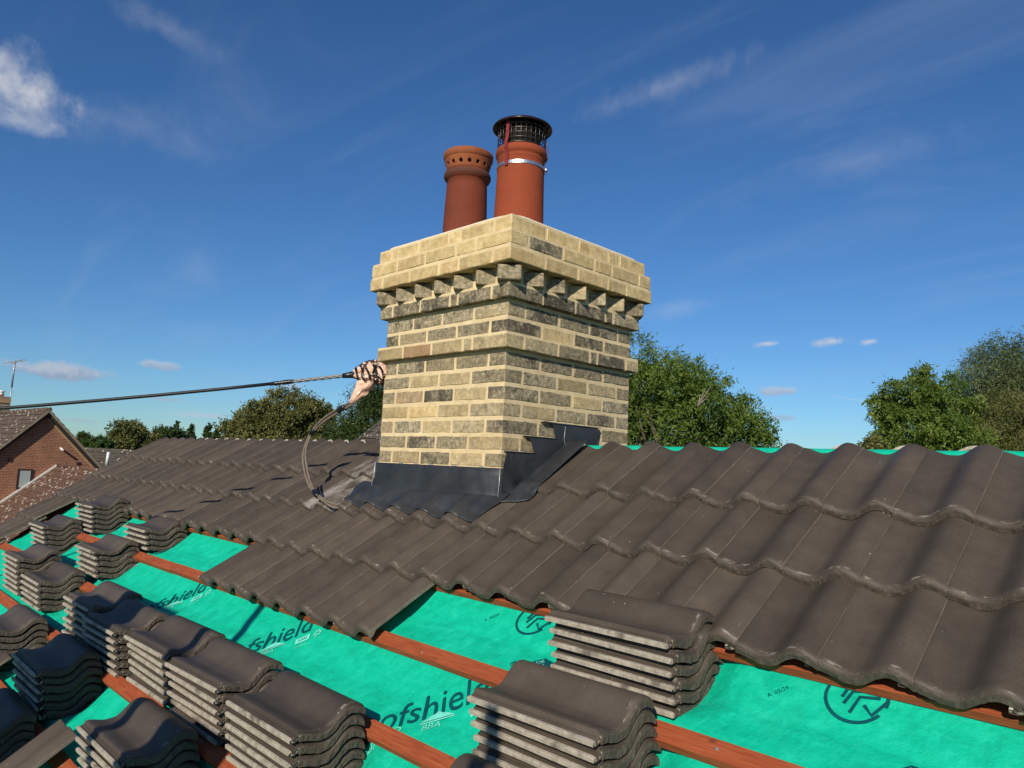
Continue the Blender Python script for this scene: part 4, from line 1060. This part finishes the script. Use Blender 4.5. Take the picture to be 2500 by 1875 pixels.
def gable_house(name, label, apex, e1, e2, half, pitch, length, parent_mats, wallmat, roofmat, over=0.18):
    """apex: ridge end nearest the camera; e1 along the ridge away; e2 across to the right"""
    up = V((0, 0, 1)); drop = half * math.tan(pitch)
    t = thing(name, label, 'house', (apex.x, apex.y, GZ))
    base = apex.copy(); base.z = GZ
    HH = apex.z - GZ - 0.12
    m_ = mat3(e2, e1, up, base)
    prof5 = [(-half + 0.2, 0), (half - 0.2, 0), (half - 0.2, HH - drop + 0.2 * math.tan(pitch)), (0, HH), (-half + 0.2, HH - drop + 0.2 * math.tan(pitch))]
    vs = [(x, y, z) for y in (0.0, length) for x, z in prof5]
    fs = [(0, 1, 2, 3, 4), (9, 8, 7, 6, 5)] + [(k, k + 5, (k + 1) % 5 + 5, (k + 1) % 5) for k in range(5)]
    me = bpy.data.meshes.new('wall'); me.from_pydata(vs, [], fs); me.materials.append(wallmat); me.update()
    put('wall', me, t, m_)
    for s_ in (-1, 1):
        dn = (e2 * s_ * math.cos(pitch) - up * math.sin(pitch)); nrm = (e2 * s_ * math.sin(pitch) + up * math.cos(pitch))
        sl = half / math.cos(pitch)
        P = apex + dn * (sl + 0.15) - e1 * over
        tiled_slope('roof_slope', roofmat, P, e1, -dn, nrm, length + 2 * over, sl + 0.15, t, flip=(s_ > 0))
        # verge strip and soffit board
        mb = MB(); c0 = apex - e1 * (over - 0.02) + dn * ((sl + 0.15) / 2) - nrm * 0.03
        mb.box(c0, dn, e1, nrm, (sl + 0.15) / 2, 0.05, 0.045); mb.build('verge', MAT_VERGE, t)
        mb = MB(); c0 = apex - e1 * (over / 2 - 0.03) + dn * ((sl + 0.15) / 2) - nrm * 0.12
        mb.box(c0, dn, e1, nrm, (sl + 0.15) / 2, over / 2 - 0.04, 0.05); mb.build('soffit', MAT_SOFFIT, t)
    mb = MB(); mb.tube([apex - e1 * over + up * 0.01, apex + e1 * (length + over) + up * 0.01], 0.11, 10); mb.build('ridge', roofmat, t)
    return t
e1 = (RH * -0.72 + FH * 0.69).normalized(); e2 = V((e1.y, -e1.x, 0))
if e2.dot(RH) < 0: e2 = -e2
apexA = at(116, 1001, 31.0)
hA = gable_house('brick_house', 'red brick gable house with lichened brown roof at far left', apexA, e1, e2, 4.2, math.radians(46), 11.0, None, MAT_REDBRICK, MAT_ROOF_L, 0.28)
def ongable(px, py, off=0.0):
    return atplane(px, py, apexA - e1 * off, e1)
def gable_rect(name, px0, py0, px1, py1, off, thick, mat, parent, par_root=None):
    p0 = ongable(px0, py0); p1 = ongable(px1, py1)
    x0, x1 = sorted(((p0 - apexA).dot(e2), (p1 - apexA).dot(e2))); z0, z1 = sorted((p0.z, p1.z))
    mb = MB(); c0 = apexA + e2 * ((x0 + x1) / 2) - e1 * off; c0.z = (z0 + z1) / 2
    mb.box(c0, e2, e1, V((0, 0, 1)), (x1 - x0) / 2, thick / 2, (z1 - z0) / 2); return mb.build(name, mat, parent)
wn_ = gable_rect('window', 44, 1145, 75, 1195, 0.02, 0.06, MAT_FRAME, hA)
pn = gable_rect('pane', 49, 1149, 70, 1190, 0.053, 0.012, MAT_GLASS, wn_)
gable_rect('window_sill', 41, 1196, 73, 1200, 0.05, 0.16, MAT_MORTARLINE, hA)
gable_rect('air_brick', 20, 1119, 29, 1128, 0.01, 0.04, MAT_FRAME, hA)
gable_rect('air_brick', 187, 1128, 196, 1135, 0.01, 0.04, MAT_FRAME, hA)
p = ongable(148, 1094); mb = MB(); mb.tube([p, p - e1 * 0.35 - V((0, 0, 0.08))], 0.045, 8); mb.build('overflow_pipe', MAT_WHITE, hA)
# buff edging just under the right verge
for s_ in (1,):
    pit_ = math.radians(46); dn = (e2 * s_ * math.cos(pit_) - V((0, 0, 1)) * math.sin(pit_)); nrm = (e2 * s_ * math.sin(pit_) + V((0, 0, 1)) * math.cos(pit_))
    mb = MB(); mb.box(apexA - e1 * 0.012 + dn * 3.0 - nrm * 0.22, dn, e1, nrm, 2.7, 0.02, 0.045); mb.build('buff_edging', MAT_BUFF, hA)
# its chimney
cb = apexA + e1 * 9.0 + e2 * -0.15
cpx = at(4, 990, 41.0)
chA = thing('small_chimney', 'distant red brick chimney with capped pot cut by the left edge', 'chimney', (cpx.x, cpx.y, GZ))
me_ = MB(); cz = at(4, 977, 41.0).z
me_.box((cpx.x, cpx.y, (cz + 0.4) / 2 - 0.4), e2, e1, V((0, 0, 1)), 0.28, 0.4, (cz - 0.4 + 1.2) / 2 + 0.0)
o = me_.build('stack', MAT_VERGE, chA)
me_ = MB(); me_.box((cpx.x, cpx.y, cz - 0.05), e2, e1, V((0, 0, 1)), 0.33, 0.45, 0.10); me_.build('oversail', MAT_BUFF, chA)
me_ = MB(); pc = at(2, 977, 41.0); me_.lathe((pc.x, pc.y, cz + 0.04), [(0.12, 0), (0.11, 0.28), (0.0, 0.28)], 14); me_.build('pot', MAT_POT_B, chA)
me_ = MB(); me_.lathe((pc.x, pc.y, cz + 0.32), [(0.12, 0), (0.12, 0.14), (0.17, 0.15), (0.12, 0.21), (0.0, 0.22)], 14); me_.build('cap', MAT_WHITE, chA)
# aerial
pa0 = at(20, 1012, 41.0); pa1 = at(37, 880, 41.0)
aer = thing('television_aerial', 'tall thin television aerial on a mast above the left house', 'aerial', tuple(pa0))
mb = MB(); mb.tube([pa0, pa0 * 0.5 + pa1 * 0.5], 0.03, 8); mb.tube([pa0 * 0.5 + pa1 * 0.5, pa1], 0.045, 8); mb.build('mast', MAT_SCAF, aer)
bd = (RH * 0.10 + FH * 0.97 + V((0, 0, 0.30))).normalized(); cr = (RH * 0.98 - FH * 0.10 - V((0, 0, 0.05))).normalized()
c0 = pa1 + V((0, 0, -0.08)); mb = MB(); mb.tube([c0 - bd * 0.6, c0 + bd * 0.8], 0.016, 6); mb.build('boom', MAT_SCAF, aer)
for k in range(7):
    cc = c0 + bd * (-0.58 + 0.22 * k); mb = MB(); mb.tube([cc - cr * (0.32 - 0.02 * k), cc + cr * (0.32 - 0.02 * k)], 0.013, 5); mb.build('element', MAT_SCAF, aer)
# lower roof abutting the gable
k0 = ongable(139, 1138)
hB = thing('lower_house', 'low house with lichened brown roof in front of the brick gable', 'house', (k0.x, k0.y, GZ))
pit2 = math.radians(40)
apB = k0.copy(); dnB = (-e2 * math.cos(pit2) - V((0, 0, 1)) * math.sin(pit2)); nB = (-e2 * math.sin(pit2) + V((0, 0, 1)) * math.cos(pit2))
LB = 6.4; SLB = 5.5
tiled_slope('roof_slope', MAT_ROOF_L2, apB + dnB * SLB - e1 * LB, e1, -dnB, nB, LB - 0.02, SLB, hB)
dnB2 = (e2 * math.cos(pit2) - V((0, 0, 1)) * math.sin(pit2)); nB2 = (e2 * math.sin(pit2) + V((0, 0, 1)) * math.cos(pit2))
tiled_slope('roof_slope', MAT_ROOF_L2, apB + dnB2 * SLB - e1 * LB, e1, -dnB2, nB2, LB - 0.02, SLB, hB, flip=True)
mb = MB(); mb.tube([apB + V((0, 0, 0.02)), apB - e1 * LB + V((0, 0, 0.02))], 0.07, 10); mb.build('ridge', MAT_ROOF_L2, hB)
mb = MB(); mb.box(apB - e1 * 0.10 + dnB * (SLB / 2) + nB * 0.05, dnB, e1, nB, SLB / 2, 0.10, 0.03); mb.build('cement_fillet', MAT_MORTARLINE, hB)
mb = MB(); mb.box(apB - e1 * (LB - 0.02) + dnB2 * (SLB / 2) - nB2 * 0.07, dnB2, e1, nB2, SLB / 2, 0.06, 0.07); mb.build('verge', MAT_SOFFIT, hB)
mb = MB(); mb.box(apB - e1 * (LB / 2) + V((0, 0, (GZ - apB.z - 3.6) / 2 - 1.8 + 1.8)), e2, e1, V((0, 0, 1)), 3.6, LB / 2 - 0.2, (apB.z - 3.6 - GZ) / 2); mb.build('wall', MAT_REDBRICK, hB)
# far bungalow roof with a white pipe
fl = at(196, 1097, 50.0); frr = at(330, 1098, 50.0); 
al = (frr - fl); al.z = 0; LL = al.length + 5; al.normalize(); bk = V((-al.y, al.x, 0)); 
if bk.dot(FH) < 0: bk = -bk
hC = thing('far_bungalow', 'distant grey tiled bungalow roof with a white vent pipe', 'house', (fl.x, fl.y, GZ))
pt = math.radians(35); upv = (bk * math.cos(pt) + V((0, 0, 1)) * math.sin(pt)); nC = (-bk * math.sin(pt) + V((0, 0, 1)) * math.cos(pt))
st_ = fl - al * 2.5
tiled_slope('roof_slope', MAT_ROOF_D, st_ - upv * 5.5, al, upv, nC, LL, 5.5, hC, 0.32, 0.06)
upv2 = (-bk * math.cos(pt) + V((0, 0, 1)) * math.sin(pt)); nC2 = (bk * math.sin(pt) + V((0, 0, 1)) * math.cos(pt))
tiled_slope('roof_slope', MAT_ROOF_D, st_ - upv2 * 5.5, al, upv2, nC2, LL, 5.5, hC, 0.32, 0.06, flip=True)
mb = MB(); mb.tube([st_, st_ + al * LL], 0.14, 8); mb.build('ridge', MAT_ROOF_D, hC)
mb = MB(); cwl = st_ + al * (LL / 2) ; zc = (st_.z - 3.2 + GZ) / 2
mb.box((cwl.x, cwl.y, zc), al, bk, V((0, 0, 1)), LL / 2 - 0.3, 4.0, (st_.z - 3.2 - GZ) / 2); mb.build('wall', MAT_REDBRICK, hC)
p0 = at(261, 1135, 45.6); p1 = at(265, 1104, 45.6); mb = MB(); mb.tube([p0, p1], [0.10, 0.085], 10); mb.build('vent_pipe', MAT_WHITE, hC)
# hipped roof peeping out left of the chimney
hz0 = at(800, 1134, 13.0); hz1 = at(1010, 965, 14.0)
hD = thing('hipped_house', 'house with dark lichened roof slope rising behind the chimney', 'house', (hz1.x, hz1.y, GZ))
rl = RH
ap1 = hz1; ap2 = hz1 + rl * 1.2
bl = hz0 - rl * 0.0; edge = (bl - ap1); bl = ap1 + edge * 2.2
br_ = V((ap2.x, ap2.y, ap2.z)) + rl * 2.0 + V((0, 0, bl.z - ap2.z)) + (bl - ap1 - rl * (bl - ap1).dot(rl) - V((0, 0, (bl - ap1).z)))
upD = None
# front slope as saw-tooth strips clipped to the trapezium
vs = []; fs = []; K = 24
nD = (br_ - bl).cross(ap1 - bl).normalized()
if nD.z < 0: nD = -nD
for k in range(K):
    u0, u1 = k / K, (k + 1) / K; b_ = len(vs)
    for (u, o_) in ((u0, 0), (u0, 0.03), (u1, 0.004)):
        l_ = bl * (1 - u) + ap1 * u; r_ = br_ * (1 - u) + ap2 * u
        for i in range(9): vs.append(l_ * (1 - i / 8) + r_ * (i / 8) + nD * o_)
    fs += [(b_ + a_ * 9 + i, b_ + a_ * 9 + i + 1, b_ + (a_ + 1) * 9 + i + 1, b_ + (a_ + 1) * 9 + i) for a_ in (0, 1) for i in range(8)]
meshobj('roof_slope', vs, fs, MAT_ROOF_H, hD)
bl2 = bl + FH * 8; br2 = br_ + FH * 8
meshobj('roof_slope', [bl, ap1, bl2], [(0, 1, 2)], MAT_ROOF_H, hD); meshobj('roof_slope', [br_, ap2, br2], [(0, 2, 1)], MAT_ROOF_H, hD); meshobj('roof_slope', [bl2, ap1, ap2, br2], [(0, 1, 2, 3)], MAT_ROOF_H, hD)
mb = MB(); mb.tube([bl, ap1], 0.035, 8); mb.build('hip_ridge', MAT_ROOF_H, hD)
cD = (bl + br_ + bl2 + br2) / 4; mb = MB(); mb.box((cD.x, cD.y, (cD.z + GZ) / 2), RH, FH, V((0, 0, 1)), (br_ - bl).length / 2 * 0.9, 3.6, (cD.z - GZ) / 2 - 0.05); mb.build('wall', MAT_REDBRICK, hD)

# ------------------------------------------------------------------ trees
def leaf_material(name, c0, c1, c2):
    m, nt, b = M(name, 0.55, 0.35)
    at_ = nd(nt, 'ShaderNodeAttribute', attribute_name='tint'); tc = nd(nt, 'ShaderNodeTexCoord').outputs['Object']
    f = mth(nt, 'ADD', mth(nt, 'MULTIPLY', at_.outputs['Fac'], 0.55), mth(nt, 'MULTIPLY', nse(nt, tc, 0.55, 3.0), 0.5))
    c = rmp(nt, f, [(0.25, c0), (0.5, c1), (0.8, c2)]); col(nt, b, c)
    tr = nd(nt, 'ShaderNodeBsdfTranslucent', {'Color': c}); mx = nd(nt, 'ShaderNodeMixShader', {0: 0.22, 1: b.outputs[0], 2: tr.outputs[0]})
    nt.links.new(mx.outputs[0], nt.nodes['Material Output'].inputs['Surface']); return m
LEAF_ASH = leaf_material('ash_leaves', (0.034, 0.073, 0.012), (0.090, 0.150, 0.020), (0.185, 0.23, 0.036))
LEAF_OLIVE = leaf_material('olive_leaves', (0.045, 0.062, 0.014), (0.115, 0.125, 0.030), (0.23, 0.205, 0.07))
LEAF_WILLOW = leaf_material('willow_leaves', (0.032, 0.060, 0.022), (0.085, 0.120, 0.042), (0.18, 0.21, 0.085))
LEAF_DARK = leaf_material('dark_conifer_leaves', (0.013, 0.028, 0.008), (0.038, 0.066, 0.015), (0.095, 0.135, 0.026))
LEAF_GREEN = leaf_material('hedge_leaves', (0.020, 0.048, 0.010), (0.050, 0.095, 0.016), (0.10, 0.15, 0.03))
MAT_BARK = flat('bark', (0.11, 0.09, 0.07), 0.9, 6, 0.3, 0.1, bump=0.5)
MAT_TWIG = flat('pale_dead_wood', (0.24, 0.21, 0.17), 0.9, 6, 0.2, 0.1)
def leaves(name, blobs, n_leaf, size, mat, parent, seed, clump=0.16, droop=0.35, aspect=0.36, shell=0.55, spread=1.0):
    rg = np.random.default_rng(seed)
    vol = np.array([r[0] * r[1] * r[2] for _, r in blobs]) ** (2 / 3); pr_ = vol / vol.sum()
    per = 34; nc = max(1, n_leaf // per)
    # each blob is broken into lumps, and the clumps of leaves sit on the lumps
    NS = 22
    lc = []; lr = []; lw = []; ld = []
    for bi_, (c_b, r_b) in enumerate(blobs):
        dd = rg.normal(size=(NS, 3)); dd /= np.linalg.norm(dd, axis=1)[:, None]
        rr = 0.35 + 0.60 * rg.random(NS) ** 0.5; r_b = np.array(r_b, dtype=float)
        lc.append(np.array(c_b[:])[None, :] + dd * r_b[None, :] * rr[:, None]); lr.append(r_b[None, :] * (0.24 + 0.20 * rg.random(NS))[:, None]); lw.append(np.full(NS, vol[bi_])); ld.append(dd)
    lc = np.concatenate(lc); lr = np.concatenate(lr); lw = np.concatenate(lw); lw /= lw.sum()
    bi = rg.choice(len(lc), size=nc, p=lw)
    d = rg.normal(size=(nc, 3)); d[:, 2] += 0.25; d /= np.linalg.norm(d, axis=1)[:, None]
    rad = shell + (1 - shell) * rg.random(nc) ** 0.6
    Rr = lr[bi]; cen = lc[bi] + d * Rr * rad[:, None]
    lump_t = rg.random(len(lc))
    cr_ = clump * 2.2 * Rr.mean(axis=1) * (0.6 + 0.8 * rg.random(nc))
    ci = np.repeat(np.arange(nc), per); N = len(ci)
    # sprays: leaves along short random twigs in the clump
    tw = rg.normal(size=(nc * 5, 3)) + np.repeat(d, 5, axis=0) * 0.8; tw[:, 2] -= droop; tw /= np.linalg.norm(tw, axis=1)[:, None]
    ti = ci * 5 + rg.integers(0, 5, N)
    s_ = rg.random(N)
    pos = cen[ci] + tw[ti] * (s_ * cr_[ci] * 1.6 * spread)[:, None] + rg.normal(size=(N, 3)) * (cr_[ci] * 0.22)[:, None]
    ax = tw[ti] * 0.7 + rg.normal(size=(N, 3)) * 0.75; ax[:, 2] -= droop * 0.6; ax /= np.linalg.norm(ax, axis=1)[:, None]
    up = rg.normal(size=(N, 3)); sd_ = np.cross(ax, up); sd_ /= np.linalg.norm(sd_, axis=1)[:, None] + 1e-9
    ll = size * (0.6 + 0.8 * rg.random(N)); ww = ll * aspect
    p0 = pos; p1 = pos + ax * (ll * 0.45)[:, None] + sd_ * (ww / 2)[:, None]; p2 = pos + ax * ll[:, None]; p3 = pos + ax * (ll * 0.45)[:, None] - sd_ * (ww / 2)[:, None]
    co = np.stack([p0, p1, p2, p3], axis=1).reshape(-1, 3)
    if parent is not None: co = co - np.array(parent.location)[None, :]
    me = bpy.data.meshes.new(name); me.vertices.add(N * 4); me.vertices.foreach_set('co', co.ravel().astype(np.float32))
    me.loops.add(N * 4); me.loops.foreach_set('vertex_index', np.arange(N * 4, dtype=np.int32))
    me.polygons.add(N); me.polygons.foreach_set('loop_start', np.arange(0, N * 4, 4, dtype=np.int32)); me.polygons.foreach_set('loop_total', np.full(N, 4, dtype=np.int32))
    me.update(calc_edges=True)
    ta = me.attributes.new('tint', 'FLOAT', 'FACE'); ct_ = rg.random(nc); ta.data.foreach_set('value', np.clip(0.35 * lump_t[bi][ci] + 0.30 * ct_[ci] + 0.35 * rg.random(N), 0, 1).astype(np.float32))
    me.materials.append(mat); o = bpy.data.objects.new(name, me); link(o, parent); return o
def tree(name, label, blobs, n_leaf, size, mat, seed, trunk_r=0.18, group=None, **kw):
    c = sum((b_[0] for b_ in blobs), V((0, 0, 0))) / len(blobs)
    t = thing(name, label, 'tree', (c.x, c.y, GZ), group)
    leaves('crown', blobs, n_leaf, size, mat, t, seed, **kw)
    mb = MB(); base = V((c.x, c.y, GZ)); rnd = random.Random(seed)
    low = min(b_[0].z - b_[1][2] * 0.5 for b_ in blobs); fork = V((c.x, c.y, GZ + (low - GZ) * 0.6))
    mb.tube(smoothpath([base, base * 0.5 + fork * 0.5 + V((0.1, 0.05, 0)), fork], 4), [trunk_r * (1.3 - 0.45 * k / 8) for k in range(9)], 10)
    o = mb.build('trunk', MAT_BARK, t)
    mb = MB()
    for b_ in blobs:
        for q_ in range(3):
            e = b_[0] + V([rnd.uniform(-0.6, 0.6) * k for k in b_[1]]); mid = fork * 0.5 + e * 0.5 + V((rnd.uniform(-.3, .3), rnd.uniform(-.3, .3), 0.2))
            pth = smoothpath([fork, mid, e], 5); mb.tube(pth, [trunk_r * 0.55 * (1 - 0.9 * k / (len(pth) - 1)) for k in range(len(pth))], 6)
    lb = mb.build('limbs', MAT_BARK, t); lb['kind'] = 'stuff'
    return t
def blob(px, py, rpx, rpy, depth, dz=None):
    k = depth / FPX; return (at(px, py, depth), (rpx * k, (dz if dz else rpx) * k, rpy * k))
# ash behind the chimney
D_ = 19.0
tA = tree('ash_tree', 'full green ash tree standing directly right of the chimney', [blob(1560, 960, 150, 110, D_), blob(1660, 960, 110, 90, D_ - .4), blob(1740, 1010, 105, 95, D_), blob(1800, 1050, 85, 80, D_ - .3), blob(1640, 1070, 190, 110, D_), blob(1500, 1050, 160, 130, D_ + .6), blob(1440, 960, 120, 110, D_ + .8), blob(1720, 1130, 160, 90, D_), blob(1860, 1080, 34, 46, D_)], 120000, 0.098, LEAF_ASH, 101, 0.22, clump=0.15, droop=0.45, aspect=0.30, shell=0.5)
mb = MB(); q0 = at(1703, 992, D_ - 2.45)
for (ex, ey) in ((1735, 943), (1722, 948), (1730, 968), (1709, 962)):
    e = at(ex, ey, D_ - 2.4); mb.tube([q0, q0 * 0.5 + e * 0.5 + V((0.02, 0, 0.02)), e], [0.014, 0.009, 0.004], 5)
mb.build('dead_branch', MAT_TWIG, tA)
# right-hand group
D2 = 17.0
tree('ash_tree', 'bright green ash tree left of the big willow on the right', [blob(2215, 985, 75, 65, D2), blob(2265, 960, 65, 60, D2), blob(2170, 1000, 42, 42, D2), blob(2250, 1050, 110, 70, D2), blob(2160, 1062, 42, 50, D2), blob(2290, 1100, 140, 70, D2 + .3), blob(2330, 1000, 55, 80, D2 + 1.2)], 60000, 0.092, LEAF_ASH, 102, 0.16, clump=0.20, droop=0.5, aspect=0.30, shell=0.35)
tree('willow_tree', 'tall grey-green willow tree at the right edge', [blob(2420, 940, 110, 85, D2 + 3), blob(2500, 900, 110, 80, D2 + 3), blob(2560, 1000, 170, 150, D2 + 3), blob(2370, 990, 70, 75, D2 + 3), blob(2440, 1050, 150, 95, D2 + 2.6), blob(2400, 1130, 170, 80, D2 + 2.6)], 130000, 0.085, LEAF_WILLOW, 103, 0.24, clump=0.17, droop=0.15, aspect=0.22, shell=0.45)
tree('sallow_bush', 'brownish twiggy sallow bush in front of the willow', [blob(2470, 1040, 120, 75, D2 + 1), blob(2330, 1085, 90, 52, D2 + 0.6), blob(2430, 1110, 150, 60, D2 + .8), blob(2540, 1080, 120, 110, D2 + 1)], 42000, 0.085, LEAF_OLIVE, 104, 0.1, clump=0.20, droop=-0.5, aspect=0.20, shell=0.3)
tree('elder_bush', 'small reddish green elder bush at the foot of the right ash', [blob(2132, 1092, 26, 26, D2 - 2), blob(2118, 1110, 22, 30, D2 - 2)], 2600, 0.075, LEAF_OLIVE, 105, 0.04, clump=0.35, droop=0.1, shell=0.2)
# left background
tree('maple_tree', 'broad olive tree with sky gaps left of the cable loop', [blob(715, 1010, 78, 46, 34), blob(640, 1030, 62, 48, 34), blob(775, 1040, 46, 50, 34), blob(680, 1065, 110, 40, 34), blob(600, 1075, 34, 28, 34), blob(790, 1075, 50, 34, 33)], 60000, 0.125, LEAF_OLIVE, 106, 0.3, clump=0.17, droop=0.2, aspect=0.45, shell=0.45)
tree('conifer_tree', 'dark green conifer between the hipped roof and the chimney', [blob(925, 960, 46, 75, 20), blob(900, 1010, 62, 60, 20), blob(880, 1055, 78, 45, 20), blob(870, 1085, 95, 40, 20), blob(960, 1020, 80, 90, 20)], 50000, 0.075, LEAF_DARK, 107, 0.2, clump=0.24, droop=0.0, aspect=0.3, shell=0.3)
tree('round_tree', 'dark rounded tree behind the far bungalow roof', [blob(318, 1066, 44, 32, 60), blob(300, 1085, 32, 28, 60), blob(345, 1085, 32, 28, 60)], 20000, 0.20, LEAF_OLIVE, 108, 0.3, clump=0.18, aspect=0.5)
tree('yew_tree', 'dark low tree between the rounded tree and the poplars', [blob(395, 1070, 28, 22, 62), blob(425, 1075, 26, 26, 62), blob(372, 1085, 20, 18, 62)], 14000, 0.20, LEAF_DARK, 109, 0.25, clump=0.2, aspect=0.5)
tree('green_bush', 'bright green rounded bush right of the brick gable', [blob(238, 1088, 34, 20, 56), blob(215, 1095, 24, 16, 56), blob(262, 1096, 26, 14, 56)], 14000, 0.17, LEAF_GREEN, 110, 0.2, clump=0.2, aspect=0.5)
tree('fir_tree', 'small dark pointed fir beside the gable verge', [blob(203, 1068, 13, 14, 58), blob(203, 1080, 18, 14, 58)], 5000, 0.16, LEAF_DARK, 111, 0.15, clump=0.25, aspect=0.4)
POP = [('tallest far poplar beside the dark low tree', 431, 1056, 5, 20), ('far poplar standing alone, second from the left', 468, 1060, 5, 18), ('far poplar, broadest of the row', 507, 1060, 6.5, 20), ('far poplar, shortest and rightmost of the row', 527, 1067, 5, 16)]
for k, (lb, px, py, rx, ry) in enumerate(POP):
    tree('poplar_tree', lb, [blob(px, py, rx, ry, 90), blob(px, py + ry * 0.7, rx * 1.25, ry * 0.8, 90)], 3500, 0.24, LEAF_DARK, 120 + k, 0.15, group='row of far poplars', clump=0.35, droop=-1.0, aspect=0.5, shell=0.2)
tree('far_hedge_tree', 'pale far scrub between the poplars and the broad olive tree', [blob(558, 1082, 22, 16, 70), blob(548, 1075, 9, 14, 70)], 6000, 0.18, LEAF_WILLOW, 130, 0.15, clump=0.25, aspect=0.4)

# copyless final tidy: mesh children that lie inside structures keep their own names
bpy.context.view_layer.update()
